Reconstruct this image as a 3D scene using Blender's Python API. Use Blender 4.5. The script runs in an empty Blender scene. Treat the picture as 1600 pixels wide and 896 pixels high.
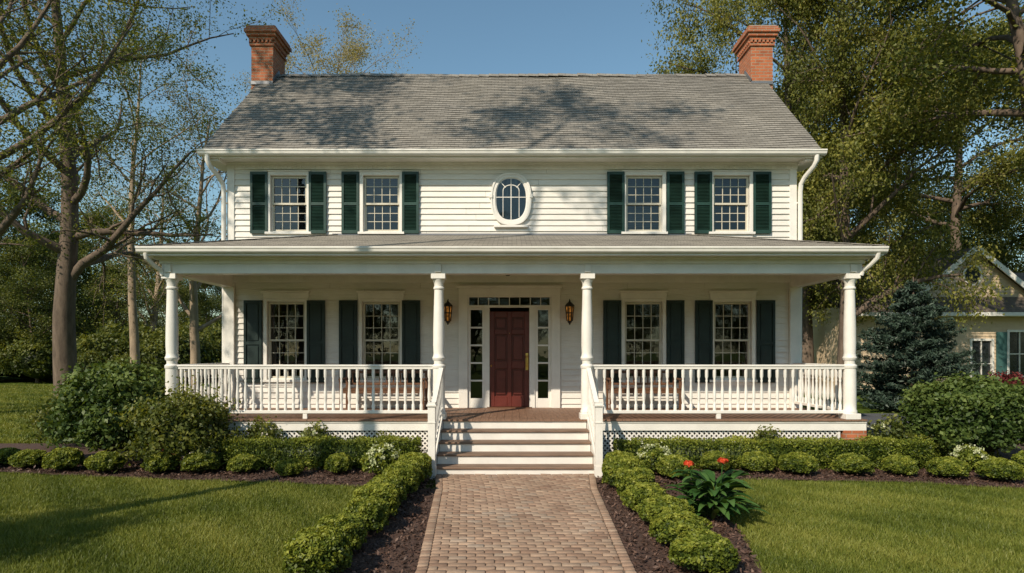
import bpy, math, random
import numpy as np
from mathutils import Vector
R = math.radians
random.seed(3)
scene = bpy.context.scene
COL = scene.collection

# ---------------------------------------------------------------- materials
def mat_new(name):
    m = bpy.data.materials.new(name); m.use_nodes = True
    nt = m.node_tree; nt.nodes.clear()
    out = nt.nodes.new('ShaderNodeOutputMaterial')
    return m, nt, out
def N(nt, t, **kw):
    n = nt.nodes.new(t)
    for k, v in kw.items(): setattr(n, k, v)
    return n
def ramp(nt, src, stops):
    r = N(nt, 'ShaderNodeValToRGB'); e = r.color_ramp.elements
    while len(e) < len(stops): e.new(0.5)
    for i, (p, c) in enumerate(stops):
        e[i].position = p; e[i].color = (c[0], c[1], c[2], 1)
    nt.links.new(src, r.inputs[0]); return r.outputs[0]
def noise(nt, scale, detail=4, rough=0.6, vec=None, stretch=None):
    if vec is None:
        vec = N(nt, 'ShaderNodeTexCoord').outputs['Object']
    if stretch:
        mp = N(nt, 'ShaderNodeMapping'); mp.inputs['Scale'].default_value = stretch
        nt.links.new(vec, mp.inputs[0]); vec = mp.outputs[0]
    n = N(nt, 'ShaderNodeTexNoise'); n.inputs['Scale'].default_value = scale
    n.inputs['Detail'].default_value = detail; n.inputs['Roughness'].default_value = rough
    nt.links.new(vec, n.inputs['Vector']); return n.outputs[0]
def bump(nt, h, strength, dist=0.01):
    b = N(nt, 'ShaderNodeBump'); b.inputs['Strength'].default_value = strength
    b.inputs['Distance'].default_value = dist
    nt.links.new(h, b.inputs['Height']); return b.outputs[0]
def mixc(nt, fac, a, b, mode='MIX'):
    m = N(nt, 'ShaderNodeMix', data_type='RGBA', blend_type=mode)
    for sock, v in ((m.inputs[0], fac), (m.inputs[6], a), (m.inputs[7], b)):
        if hasattr(v, 'is_linked') or hasattr(v, 'links'): nt.links.new(v, sock)
        elif isinstance(v, (int, float)): sock.default_value = v
        else: sock.default_value = (v[0], v[1], v[2], 1)
    return m.outputs[2]
def simple(name, c, rough=0.6, var=0.12, scale=3.0, metal=0.0, bmp=0.0, bscale=60, spec=0.4, stretch=None):
    m, nt, out = mat_new(name)
    p = N(nt, 'ShaderNodeBsdfPrincipled')
    n = noise(nt, scale, 5, 0.65, stretch=stretch)
    a = [x * (1 - var) for x in c]; b = [min(1, x * (1 + var)) for x in c]
    nt.links.new(ramp(nt, n, [(0.3, a), (0.7, b)]), p.inputs['Base Color'])
    p.inputs['Roughness'].default_value = rough; p.inputs['Metallic'].default_value = metal
    p.inputs['Specular IOR Level'].default_value = spec
    if bmp: nt.links.new(bump(nt, noise(nt, bscale, 3), bmp), p.inputs['Normal'])
    nt.links.new(p.outputs[0], out.inputs[0]); return m

def siding_mat(name, c):
    m, nt, out = mat_new(name); p = N(nt, 'ShaderNodeBsdfPrincipled')
    n1 = noise(nt, 1.0, 5, 0.6, stretch=(0.6, 1, 3.0)); n2 = noise(nt, 10, 4, 0.7, stretch=(0.5, 1, 9))
    c1 = ramp(nt, n1, [(0.3, [x * .86 for x in c]), (0.62, c)])
    c2 = mixc(nt, 0.5, c1, ramp(nt, n2, [(0.35, (.78, .76, .71)), (0.6, (1, 1, 1))]), 'MULTIPLY')
    nt.links.new(c2, p.inputs['Base Color']); p.inputs['Roughness'].default_value = 0.6
    nt.links.new(bump(nt, noise(nt, 30, 3, stretch=(.3, 1, 3)), 0.15), p.inputs['Normal'])
    nt.links.new(p.outputs[0], out.inputs[0]); return m
M_SIDING = siding_mat('white_clapboard', (0.81, 0.765, 0.70))
M_TRIM = simple('white_trim_paint', (0.77, 0.73, 0.665), 0.45, 0.09, 2.5, bmp=0.05)
M_CEIL = simple('porch_ceiling_paint', (0.74, 0.70, 0.62), 0.6, 0.05)
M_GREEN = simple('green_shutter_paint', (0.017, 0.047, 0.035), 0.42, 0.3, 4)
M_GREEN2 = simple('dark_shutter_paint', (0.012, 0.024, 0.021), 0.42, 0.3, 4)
M_DOOR = simple('red_door_paint', (0.125, 0.026, 0.019), 0.35, 0.2, 5)
M_BLACK = simple('black_iron', (0.015, 0.014, 0.013), 0.45, 0.2)
M_BRASS = simple('brass', (0.65, 0.42, 0.12), 0.3, 0.1, metal=1)
M_FLOOR = simple('porch_floor_boards', (0.22, 0.125, 0.08), 0.6, 0.35, 5, stretch=(6, .6, 1))
M_TREAD = simple('tread_boards', (0.19, 0.12, 0.08), 0.6, 0.35, 5, stretch=(.6, 6, 1))
M_WOOD = simple('bench_wood', (0.13, 0.06, 0.03), 0.5, 0.3, 8)
M_INT = simple('interior_plaster', (0.18, 0.14, 0.09), 0.8, 0.1)
M_BLIND = simple('window_blind', (0.30, 0.31, 0.31), 0.6, 0.1)
M_CURT = simple('curtain_cloth', (0.25, 0.20, 0.13), 0.9, 0.2, 10)
M_UNDERSHADE = simple('underporch_shade', (0.03, 0.02, 0.014), 0.95, 0.3, 8)  # near-black stand-in for the shade beneath the porch floor
M_ASPH = simple('driveway_asphalt', (0.085, 0.085, 0.09), 0.85, 0.2, 2, bmp=0.4, bscale=200)
M_TAN = siding_mat('tan_clapboard', (0.64, 0.49, 0.33))
M_MULCH = simple('mulch', (0.075, 0.042, 0.030), 0.95, 0.45, 30, bmp=1.0, bscale=50)

def brick_mat(name, c1, c2, mortar, bw, bh, ms=0.01, rough=0.85):
    m, nt, out = mat_new(name); p = N(nt, 'ShaderNodeBsdfPrincipled')
    uv = N(nt, 'ShaderNodeTexCoord').outputs['UV']
    b = N(nt, 'ShaderNodeTexBrick'); nt.links.new(uv, b.inputs['Vector'])
    b.inputs['Scale'].default_value = 1; b.inputs['Brick Width'].default_value = bw
    b.inputs['Row Height'].default_value = bh; b.inputs['Mortar Size'].default_value = ms
    b.inputs['Mortar Smooth'].default_value = 0.2; b.inputs['Bias'].default_value = 0
    b.inputs['Color1'].default_value = (*c1, 1); b.inputs['Color2'].default_value = (*c2, 1)
    b.inputs['Mortar'].default_value = (*mortar, 1)
    n = noise(nt, 6, 5); n2 = noise(nt, 1.3, 3)
    c = mixc(nt, 0.6, b.outputs[0], ramp(nt, n, [(0.3, (.6, .58, .55)), (0.7, (1.15, 1.1, 1.05))]), 'MULTIPLY')
    c = mixc(nt, 0.4, c, ramp(nt, n2, [(0.3, (.7, .7, .7)), (0.7, (1.1, 1.1, 1.1))]), 'MULTIPLY')
    nt.links.new(c, p.inputs['Base Color']); p.inputs['Roughness'].default_value = rough
    iv = N(nt, 'ShaderNodeMath', operation='SUBTRACT'); iv.inputs[0].default_value = 1
    nt.links.new(b.outputs['Fac'], iv.inputs[1])
    nt.links.new(bump(nt, iv.outputs[0], 0.8, 0.008), p.inputs['Normal'])
    nt.links.new(p.outputs[0], out.inputs[0]); return m
M_BRICK = brick_mat('red_brick', (0.52, 0.16, 0.065), (0.38, 0.11, 0.045), (0.40, 0.29, 0.20), 0.205, 0.075, 0.008)

def shingle_mat(name, base):
    m, nt, out = mat_new(name); p = N(nt, 'ShaderNodeBsdfPrincipled')
    uv = N(nt, 'ShaderNodeTexCoord').outputs['UV']
    b = N(nt, 'ShaderNodeTexBrick'); nt.links.new(uv, b.inputs['Vector'])
    b.inputs['Scale'].default_value = 1; b.inputs['Brick Width'].default_value = 0.17
    b.inputs['Row Height'].default_value = 0.10; b.inputs['Mortar Size'].default_value = 0.005
    b.inputs['Bias'].default_value = -0.1
    b.inputs['Color1'].default_value = (*[x * 1.15 for x in base], 1)
    b.inputs['Color2'].default_value = (*[x * .84 for x in base], 1)
    b.inputs['Mortar'].default_value = (*[x * .45 for x in base], 1)
    c = mixc(nt, 0.6, b.outputs[0], ramp(nt, noise(nt, 0.5, 6, .65), [(0.3, (.78, .78, .79)), (0.7, (1.14, 1.12, 1.06))]), 'MULTIPLY')
    c = mixc(nt, 0.5, c, ramp(nt, noise(nt, 9, 4, .8, stretch=(.2, 1, 1)), [(0.3, (.74, .74, .74)), (0.7, (1.12, 1.12, 1.12))]), 'MULTIPLY')
    nt.links.new(c, p.inputs['Base Color']); p.inputs['Roughness'].default_value = 0.9
    nt.links.new(bump(nt, noise(nt, 90, 3), 0.3), p.inputs['Normal'])
    nt.links.new(p.outputs[0], out.inputs[0]); return m
M_SHINGLE = shingle_mat('grey_roof_shingle', (0.255, 0.232, 0.20))
M_SHINGLE2 = shingle_mat('dark_roof_shingle', (0.14, 0.11, 0.085))

def glass_mat():
    m, nt, out = mat_new('window_glass')
    t = N(nt, 'ShaderNodeBsdfTransparent'); t.inputs[0].default_value = (.5, .54, .55, 1)
    g = N(nt, 'ShaderNodeBsdfGlossy'); g.inputs['Roughness'].default_value = 0.015
    fr = N(nt, 'ShaderNodeFresnel'); fr.inputs[0].default_value = 1.75
    nt.links.new(bump(nt, noise(nt, 3, 2), 0.08, 0.02), g.inputs['Normal'])
    mx = N(nt, 'ShaderNodeMixShader'); nt.links.new(fr.outputs[0], mx.inputs[0])
    nt.links.new(t.outputs[0], mx.inputs[1]); nt.links.new(g.outputs[0], mx.inputs[2])
    nt.links.new(mx.outputs[0], out.inputs[0]); return m
M_GLASS = glass_mat()
def emis(name, c, s):
    m, nt, out = mat_new(name); e = N(nt, 'ShaderNodeEmission')
    nt.links.new(ramp(nt, noise(nt, 14, 2), [(0.35, [x * .2 for x in c]), (0.7, c)]), e.inputs[0]); e.inputs[1].default_value = s
    nt.links.new(e.outputs[0], out.inputs[0]); return m
M_AMBER = emis('amber_lantern_glass', (0.8, 0.32, 0.06), 0.42)

def leaf_mat(name, dark, mid, light, trans=0.35, rough=0.5, tc=None):
    m, nt, out = mat_new(name)
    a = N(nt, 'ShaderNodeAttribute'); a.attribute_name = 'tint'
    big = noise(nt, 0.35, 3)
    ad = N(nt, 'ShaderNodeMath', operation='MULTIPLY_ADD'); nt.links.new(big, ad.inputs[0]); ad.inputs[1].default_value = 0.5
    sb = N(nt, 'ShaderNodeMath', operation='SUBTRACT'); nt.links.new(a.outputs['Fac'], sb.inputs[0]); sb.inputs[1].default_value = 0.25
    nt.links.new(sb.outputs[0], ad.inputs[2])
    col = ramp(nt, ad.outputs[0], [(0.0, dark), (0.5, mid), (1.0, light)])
    p = N(nt, 'ShaderNodeBsdfPrincipled'); nt.links.new(col, p.inputs['Base Color'])
    p.inputs['Roughness'].default_value = rough; p.inputs['Specular IOR Level'].default_value = 0.3
    t = N(nt, 'ShaderNodeBsdfTranslucent')
    nt.links.new(mixc(nt, 1.0, col, tc or (1.5, 1.35, .5), 'MULTIPLY'), t.inputs[0])
    mx = N(nt, 'ShaderNodeMixShader'); mx.inputs[0].default_value = trans
    nt.links.new(p.outputs[0], mx.inputs[1]); nt.links.new(t.outputs[0], mx.inputs[2])
    nt.links.new(mx.outputs[0], out.inputs[0]); return m
L_RIGHT = leaf_mat('sunny_leaf', (.06, .076, .014), (.155, .165, .032), (.30, .275, .06), .35)
L_LEFT = leaf_mat('fresh_leaf', (.05, .072, .014), (.13, .15, .030), (.25, .25, .06), .4)
L_PALE = leaf_mat('pale_bud_leaf', (.18, .155, .06), (.30, .25, .11), (.42, .35, .15), .4)
L_WOOD = leaf_mat('woodland_leaf', (.03, .045, .010), (.09, .115, .024), (.21, .22, .05), .35)
L_BOX = leaf_mat('boxwood_leaf', (.032, .055, .007), (.14, .175, .020), (.32, .33, .05), .3)
L_SHRUB = leaf_mat('shrub_leaf', (.024, .05, .010), (.075, .115, .025), (.17, .22, .055), .28)
L_SPRUCE = leaf_mat('spruce_needle', (.013, .027, .017), (.036, .060, .040), (.078, .115, .078), .1, tc=(1, 1, 1))
L_FLOWER = leaf_mat('cream_petal', (.30, .36, .14), (.6, .62, .34), (.8, .78, .6), .3, tc=(1, 1, 1))
L_RED = leaf_mat('red_petal', (.5, .05, .015), (.7, .09, .03), (.85, .16, .06), .3, tc=(1, 1, 1))
L_HOSTA = leaf_mat('broad_leaf', (.015, .045, .010), (.045, .11, .022), (.10, .18, .045), .2)
L_GRASS = leaf_mat('grass_blade', (.075, .105, .015), (.165, .195, .030), (.29, .29, .065), .3)
L_BURG = leaf_mat('burgundy_leaf', (.06, .012, .012), (.15, .03, .03), (.24, .06, .05), .3, tc=(1, 1, 1))
L_CHIP = leaf_mat('bark_chip', (.03, .017, .012), (.085, .046, .032), (.17, .10, .07), .0)
M_BARK = simple('tree_bark', (0.13, 0.095, 0.07), 0.95, 0.45, 5, bmp=1.0, bscale=18, stretch=(1, 1, .25))
M_BARK2 = simple('pale_bark', (0.30, 0.225, 0.155), 0.95, 0.35, 5, bmp=1.0, bscale=18, stretch=(1, 1, .25))

def ground_mat():
    m, nt, out = mat_new('lawn_ground'); p = N(nt, 'ShaderNodeBsdfPrincipled')
    c = ramp(nt, noise(nt, 0.5, 8, .7), [(0.3, (.06, .095, .012)), (0.55, (.105, .15, .02)), (0.75, (.15, .185, .03))])
    c = mixc(nt, .6, c, ramp(nt, noise(nt, 40, 4, .8), [(0.3, (.5, .5, .5)), (.7, (1.3, 1.3, 1.3))]), 'MULTIPLY')
    nt.links.new(c, p.inputs['Base Color']); p.inputs['Roughness'].default_value = .95
    p.inputs['Specular IOR Level'].default_value = .1
    nt.links.new(bump(nt, noise(nt, 60, 4), 1, .03), p.inputs['Normal'])
    nt.links.new(p.outputs[0], out.inputs[0]); return m
M_GROUND = ground_mat()
def paver_mat():
    m, nt, out = mat_new('brick_paver'); p = N(nt, 'ShaderNodeBsdfPrincipled')
    a = N(nt, 'ShaderNodeAttribute'); a.attribute_name = 'tint'
    c = ramp(nt, a.outputs['Fac'], [(0, (.27, .165, .11)), (.4, (.36, .235, .16)), (.7, (.42, .29, .20)), (1, (.37, .28, .21))])
    c = mixc(nt, .8, c, ramp(nt, noise(nt, 25, 6, .8), [(0.3, (.68, .68, .68)), (.7, (1.12, 1.12, 1.12))]), 'MULTIPLY')
    c = mixc(nt, .8, c, ramp(nt, noise(nt, 1.2, 4, .6), [(0.3, (.70, .69, .67)), (.7, (1.1, 1.1, 1.1))]), 'MULTIPLY')
    nt.links.new(c, p.inputs['Base Color']); p.inputs['Roughness'].default_value = .85
    nt.links.new(bump(nt, noise(nt, 90, 4), .5, .004), p.inputs['Normal'])
    nt.links.new(p.outputs[0], out.inputs[0]); return m
M_PAVER = paver_mat()

# ---------------------------------------------------------------- builders
def empty(name, loc=(0, 0, 0)):
    e = bpy.data.objects.new(name, None); e.location = loc; COL.objects.link(e); return e

class B:
    def __init__(s): s.v = []; s.f = []
    def poly(s, pts):
        i = len(s.v); s.v += [tuple(p) for p in pts]; s.f.append(tuple(range(i, i + len(pts))))
    def box(s, x0, x1, y0, y1, z0, z1):
        i = len(s.v)
        s.v += [(x0, y0, z0), (x1, y0, z0), (x1, y1, z0), (x0, y1, z0), (x0, y0, z1), (x1, y0, z1), (x1, y1, z1), (x0, y1, z1)]
        for q in ((0, 3, 2, 1), (4, 5, 6, 7), (0, 1, 5, 4), (1, 2, 6, 5), (2, 3, 7, 6), (3, 0, 4, 7)):
            s.f.append(tuple(i + k for k in q))
    def beam(s, p, q, w, h, up=(0, 0, 1)):
        p = Vector(p); q = Vector(q); d = (q - p).normalized(); u = Vector(up)
        r = d.cross(u).normalized(); u = r.cross(d).normalized()
        i = len(s.v)
        for c in (p, q):
            for a, b in ((-1, -1), (1, -1), (1, 1), (-1, 1)):
                s.v.append(tuple(c + r * (a * w / 2) + u * (b * h / 2)))
        for k in ((0, 1, 2, 3), (7, 6, 5, 4), (0, 4, 5, 1), (1, 5, 6, 2), (2, 6, 7, 3), (3, 7, 4, 0)):
            s.f.append(tuple(i + j for j in k))
    def lathe(s, x, y, prof, n=12, rot=0):
        i = len(s.v)
        for r, z in prof:
            for k in range(n):
                a = 2 * math.pi * k / n + rot
                s.v.append((x + r * math.cos(a), y + r * math.sin(a), z))
        for j in range(len(prof) - 1):
            for k in range(n):
                k2 = (k + 1) % n
                s.f.append((i + j * n + k, i + j * n + k2, i + (j + 1) * n + k2, i + (j + 1) * n + k))
        s.f.append(tuple(i + k for k in reversed(range(n))))
        s.f.append(tuple(i + (len(prof) - 1) * n + k for k in range(n)))
    def tube(s, pts, r, n=8):
        pts = [Vector(p) for p in pts]; i = len(s.v)
        for j, p in enumerate(pts):
            d = (pts[min(j + 1, len(pts) - 1)] - pts[max(j - 1, 0)]).normalized()
            a = d.cross(Vector((0.3, 1, 0.2))).normalized(); b = d.cross(a)
            for k in range(n):
                t = 2 * math.pi * k / n
                s.v.append(tuple(p + a * (r * math.cos(t)) + b * (r * math.sin(t))))
        for j in range(len(pts) - 1):
            for k in range(n):
                k2 = (k + 1) % n
                s.f.append((i + j * n + k, i + j * n + k2, i + (j + 1) * n + k2, i + (j + 1) * n + k))
        s.f.append(tuple(i + k for k in range(n))); s.f.append(tuple(i + (len(pts) - 1) * n + k for k in range(n)))
    def obj(s, name, mat, parent=None, smooth=False, bevel=0, loc=None):
        me = bpy.data.meshes.new(name); me.from_pydata(s.v, [], s.f); me.update()
        uv = me.uv_layers.new(name='UVMap')
        for p in me.polygons:
            n = p.normal; ax = max(range(3), key=lambda k: abs(n[k]))
            for li in p.loop_indices:
                c = me.vertices[me.loops[li].vertex_index].co
                if ax == 0: t = (c.y, c.z)
                elif ax == 1: t = (c.x, c.z)
                else: t = (c.x, c.y)
                uv.data[li].uv = t
            p.use_smooth = smooth
        me.materials.append(mat)
        o = bpy.data.objects.new(name, me); COL.objects.link(o)
        if parent: o.parent = parent
        if loc: o.location = loc
        if smooth:
            mm = o.modifiers.new('e', 'EDGE_SPLIT'); mm.split_angle = R(35)
        if bevel:
            bv = o.modifiers.new('b', 'BEVEL'); bv.width = bevel; bv.segments = 1; bv.limit_method = 'ANGLE'
        return o

def quads_mesh(name, V, F, mats, midx=None, tint=None, smooth=None):
    me = bpy.data.meshes.new(name)
    V = np.asarray(V, dtype=np.float32); F = np.asarray(F, dtype=np.int32)
    me.vertices.add(len(V)); me.vertices.foreach_set('co', V.ravel())
    me.loops.add(F.size); me.loops.foreach_set('vertex_index', F.ravel())
    me.polygons.add(len(F)); me.polygons.foreach_set('loop_start', np.arange(0, F.size, 4, dtype=np.int32))
    for m in mats: me.materials.append(m)
    if midx is not None: me.polygons.foreach_set('material_index', np.asarray(midx, dtype=np.int32))
    if smooth is not None: me.polygons.foreach_set('use_smooth', np.asarray(smooth, dtype=bool))
    if tint is not None:
        a = me.attributes.new('tint', 'FLOAT', 'POINT'); a.data.foreach_set('value', np.asarray(tint, dtype=np.float32))
    me.update(calc_edges=True)
    return me
def add_obj(name, me, loc=(0, 0, 0), rotz=0, scale=1, parent=None):
    o = bpy.data.objects.new(name, me); o.location = loc; o.rotation_euler = (0, 0, rotz)
    o.scale = (scale,) * 3 if isinstance(scale, (int, float)) else scale
    COL.objects.link(o)
    if parent: o.parent = parent
    return o

def unit(a): return a / (np.linalg.norm(a, axis=1, keepdims=True) + 1e-9)
def leaves(rng, C, size, nrm=None, bias=0.6, width=0.55, tint=None):
    n = len(C); rn = unit(rng.normal(size=(n, 3)))
    if nrm is None: nrm = np.tile([0, 0, 1.], (n, 1))
    nn = unit(nrm * bias + rn * (1 - bias))
    a = unit(np.cross(nn, unit(rng.normal(size=(n, 3))))); b = np.cross(nn, a)
    L = (size * rng.uniform(.6, 1.3, n))[:, None]
    V = np.stack([C - a * L * .5, C + b * L * width * .5 + nn * L * .06, C + a * L * .5, C - b * L * width * .5 + nn * L * .06], 1).reshape(-1, 3)
    F = np.arange(n * 4).reshape(-1, 4)
    t = rng.uniform(0.1, .9, n) if tint is None else tint
    return V, F, np.repeat(t, 4)
def core_sphere(rx, ry, rz, cz, nu=14, nv=9):
    V = []; F = []
    for j in range(nv + 1):
        t = math.pi * j / nv
        for i in range(nu):
            p = 2 * math.pi * i / nu
            V.append((rx * math.sin(t) * math.cos(p), ry * math.sin(t) * math.sin(p), cz + rz * math.cos(t)))
    for j in range(nv):
        for i in range(nu):
            F.append((j * nu + i, (j + 1) * nu + i, (j + 1) * nu + (i + 1) % nu, j * nu + (i + 1) % nu))
    return np.array(V), np.array(F)
def combine(parts):
    V = []; F = []; T = []; MI = []; off = 0
    for v, f, t, mi in parts:
        V.append(v); F.append(np.asarray(f) + off); off += len(v)
        T.append(t if not np.isscalar(t) else np.full(len(v), t)); MI.append(np.full(len(f), mi))
    return np.concatenate(V), np.concatenate(F), np.concatenate(T), np.concatenate(MI)

def shrub_mesh(name, seed, r, h, n, size, mat, lump=0.12, core=0.8, flowers=None, nf=0, loose=0.0, topb=.15, sq=1.0):
    rng = np.random.default_rng(seed)
    d = unit(rng.normal(size=(n, 3))); d[:, 2] = np.where(d[:, 2] < -.45, -d[:, 2], d[:, 2])
    ks = unit(rng.normal(size=(9, 3))); ph = rng.uniform(0, 6, 9); fr = rng.uniform(3, 8, 9)
    lu = sum(np.cos(fr[i] * (d @ ks[i]) * 2 + ph[i]) for i in range(9)) / 9
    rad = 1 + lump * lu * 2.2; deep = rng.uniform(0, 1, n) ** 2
    rr = rad * (1 - deep * .25) + rng.exponential(loose + 1e-6, n)
    if sq != 1.0:
        rr = rr / ((np.abs(d) ** sq).sum(1) ** (1 / sq)) 
    C = d * rr[:, None] * np.array([r, r, h / 2]); C[:, 2] += h / 2 * .95
    C[:, 2] = np.maximum(C[:, 2], 0.01)
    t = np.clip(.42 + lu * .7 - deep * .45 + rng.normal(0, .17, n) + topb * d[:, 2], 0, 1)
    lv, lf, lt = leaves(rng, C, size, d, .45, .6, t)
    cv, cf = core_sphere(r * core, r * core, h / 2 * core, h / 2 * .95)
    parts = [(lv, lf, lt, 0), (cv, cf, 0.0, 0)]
    mats = [mat]
    if flowers:
        fd = unit(rng.normal(size=(nf, 3))); fd[:, 2] = abs(fd[:, 2])
        fc = fd * np.array([r, r, h / 2]) * 1.04; fc[:, 2] += h / 2
        C2 = np.repeat(fc, 26, 0) + rng.normal(0, .028, (nf * 26, 3))
        fv, ff, ft = leaves(rng, C2, .035, np.repeat(fd, 26, 0), .5, .9)
        parts.append((fv, ff, ft, 1)); mats.append(flowers)
    V, F, T, MI = combine(parts)
    return quads_mesh(name, V, F, mats, MI, T)

def hedge_mesh(name, seed, x0, x1, y0, y1, h, dens, size, mat):
    rng = np.random.default_rng(seed)
    L = x1 - x0; W = y1 - y0
    areas = np.array([L * W, L * h, L * h * .5, W * h, W * h]); n = int(areas.sum() * dens)
    which = rng.choice(5, n, p=areas / areas.sum()); u = rng.uniform(0, 1, n); v = rng.uniform(0, 1, n)
    C = np.zeros((n, 3)); D = np.zeros((n, 3))
    k = which == 0; C[k] = np.c_[x0 + u[k] * L, y0 + v[k] * W, np.full(k.sum(), h)]; D[k] = (0, 0, 1)
    k = which == 1; C[k] = np.c_[x0 + u[k] * L, np.full(k.sum(), y0), v[k] * h]; D[k] = (0, -1, 0)
    k = which == 2; C[k] = np.c_[x0 + u[k] * L, np.full(k.sum(), y1), v[k] * h]; D[k] = (0, 1, 0)
    k = which == 3; C[k] = np.c_[np.full(k.sum(), x0), y0 + u[k] * W, v[k] * h]; D[k] = (-1, 0, 0)
    k = which == 4; C[k] = np.c_[np.full(k.sum(), x1), y0 + u[k] * W, v[k] * h]; D[k] = (1, 0, 0)
    w = (np.sin(C[:, 0] * 5.3) * .5 + np.sin(C[:, 0] * 11.7 + C[:, 1] * 7) * .35 + np.sin(C[:, 2] * 19 + C[:, 0] * 8) * .4 + np.sin(C[:, 0] * 23 + C[:, 1] * 31) * .3)
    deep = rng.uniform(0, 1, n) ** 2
    C += D * (w * .035 - deep * .07)[:, None] + rng.normal(0, .013, (n, 3))
    e = np.clip((C[:, 2] - (h - .12)) / .12, 0, 1) ** 2
    C[:, 1] += np.where(which == 1, e * .06, 0)
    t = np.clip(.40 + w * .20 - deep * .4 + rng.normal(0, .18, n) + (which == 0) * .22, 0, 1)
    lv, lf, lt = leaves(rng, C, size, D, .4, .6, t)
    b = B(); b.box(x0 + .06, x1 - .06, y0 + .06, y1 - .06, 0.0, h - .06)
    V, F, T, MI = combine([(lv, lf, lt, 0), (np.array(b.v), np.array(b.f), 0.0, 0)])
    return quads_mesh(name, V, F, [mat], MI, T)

def tree_mesh(name, seed, H, r0, cb, spread, nl, nb, ntw, lpt, lsize, leafm, barkm, clump=.35, up=.55, lean=(0, 0), droop=0.0, trunk_frac=.9, wob=.05):
    rng = np.random.default_rng(seed)
    tubes = []; twigs = []
    def branch(p, d, L, r, nseg, wob, tip=.25, dr=0.0):
        pts = [p]; rr = [r]; d = d / np.linalg.norm(d)
        for i in range(nseg):
            d = d + rng.normal(0, wob, 3); d[2] -= dr; d /= np.linalg.norm(d)
            pts.append(pts[-1] + d * L / nseg); rr.append(r * (1 - (1 - tip) * (i + 1) / nseg))
        tubes.append((np.array(pts), np.array(rr))); return np.array(pts), np.array(rr)
    tp, tr = branch(np.array([0, 0, -.2]), np.array([lean[0], lean[1], 1.]), H * trunk_frac, r0, 12, wob, .12)
    def at(pts, rr, t):
        f = t * (len(pts) - 1); i = min(int(f), len(pts) - 2); f -= i
        return pts[i] * (1 - f) + pts[i + 1] * f, rr[i] * (1 - f) + rr[i + 1] * f, pts[i + 1] - pts[i]
    az = rng.uniform(0, 6)
    for i in range(nl):
        t = cb + (1 - cb) * ((i + .3) / nl)
        p, r, _ = at(tp, tr, t); az += 2.4 + rng.normal(0, .4)
        shape = math.sin(math.pi * min(1, .28 + .72 * (t - cb) / (1 - cb))) ** .6
        L = spread * (0.35 + .75 * shape) * rng.uniform(.75, 1.2)
        u = up + .5 * (t - cb) / (1 - cb) + rng.normal(0, .1)
        d = np.array([math.cos(az), math.sin(az), u])
        lp, lr = branch(p, d, L, max(r * .55, .03), 7, .13, .2, droop)
        for j in range(nb):
            tt = .22 + .78 * (j + rng.uniform(0, 1)) / nb
            q, r2, dd = at(lp, lr, min(tt, 1)); dd = dd / np.linalg.norm(dd)
            e = dd * .7 + rng.normal(0, .55, 3) + np.array([0, 0, .15])
            L2 = L * rng.uniform(.25, .5) * (1.25 - .5 * tt)
            bp, br = branch(q, e, L2, max(r2 * .5, .015), 5, .16, .25, droop * 1.3)
            for k in range(ntw):
                ttt = .2 + .8 * (k + rng.uniform(0, 1)) / ntw
                s, r3, d3 = at(bp, br, min(ttt, 1)); d3 = d3 / np.linalg.norm(d3)
                e = d3 * .6 + rng.normal(0, .6, 3)
                wp, wr = branch(s, e, L2 * rng.uniform(.3, .6), max(r3 * .5, .008), 3, .2, .3, droop * 1.5)
                twigs.append(wp)
    parts = []
    TV = []; TF = []; off = 0
    for pts, rr in tubes:
        n = 9 if rr[0] > .12 else (5 if rr[0] > .03 else 3)
        d = np.gradient(pts, axis=0); d = unit(d)
        a = unit(np.cross(d, np.array([.31, .9, .23]))); b = np.cross(d, a)
        th = np.arange(n) * 2 * math.pi / n
        ring = pts[:, None, :] + rr[:, None, None] * (a[:, None, :] * np.cos(th)[None, :, None] + b[:, None, :] * np.sin(th)[None, :, None])
        m = len(pts); idx = np.arange(m * n).reshape(m, n)
        f = np.stack([idx[:-1], np.roll(idx, -1, 1)[:-1], np.roll(idx, -1, 1)[1:], idx[1:]], -1).reshape(-1, 4)
        TV.append(ring.reshape(-1, 3)); TF.append(f + off); off += m * n
    parts.append((np.concatenate(TV), np.concatenate(TF), 0.5, 1))
    if lpt > 0:
        tw = np.array(twigs); nt_ = len(tw)
        keep = rng.uniform(0, 1, nt_) > .06; tw = tw[keep]; nt_ = len(tw)
        cl = np.clip(rng.normal(.5, .2, nt_), .05, .95)
        ii = np.repeat(np.arange(nt_), lpt); s = rng.uniform(0, 2.999, len(ii)); i0 = s.astype(int); f = (s - i0)[:, None]
        C = tw[ii, i0] * (1 - f) + tw[ii, i0 + 1] * f
        off_ = rng.normal(0, 1, (len(ii), 3)) * np.array([1, 1, .6]) * clump
        C = C + off_
        C[:, 2] = np.maximum(C[:, 2], .3)
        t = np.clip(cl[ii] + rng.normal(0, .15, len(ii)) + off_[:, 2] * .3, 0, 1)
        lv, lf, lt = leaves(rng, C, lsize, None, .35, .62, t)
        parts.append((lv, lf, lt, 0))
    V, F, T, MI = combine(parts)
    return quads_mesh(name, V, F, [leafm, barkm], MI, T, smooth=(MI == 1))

S0 = 73.6
def wx(px): return (px - 800) / S0
def wz(py): return 1.94 + (552 - py) / S0

# ================================================================ GROUND
b = B(); b.poly([(-900, -900, 0), (900, -900, 0), (900, 900, 0), (-900, 900, 0)])
b.obj('ground', M_GROUND)

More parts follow.
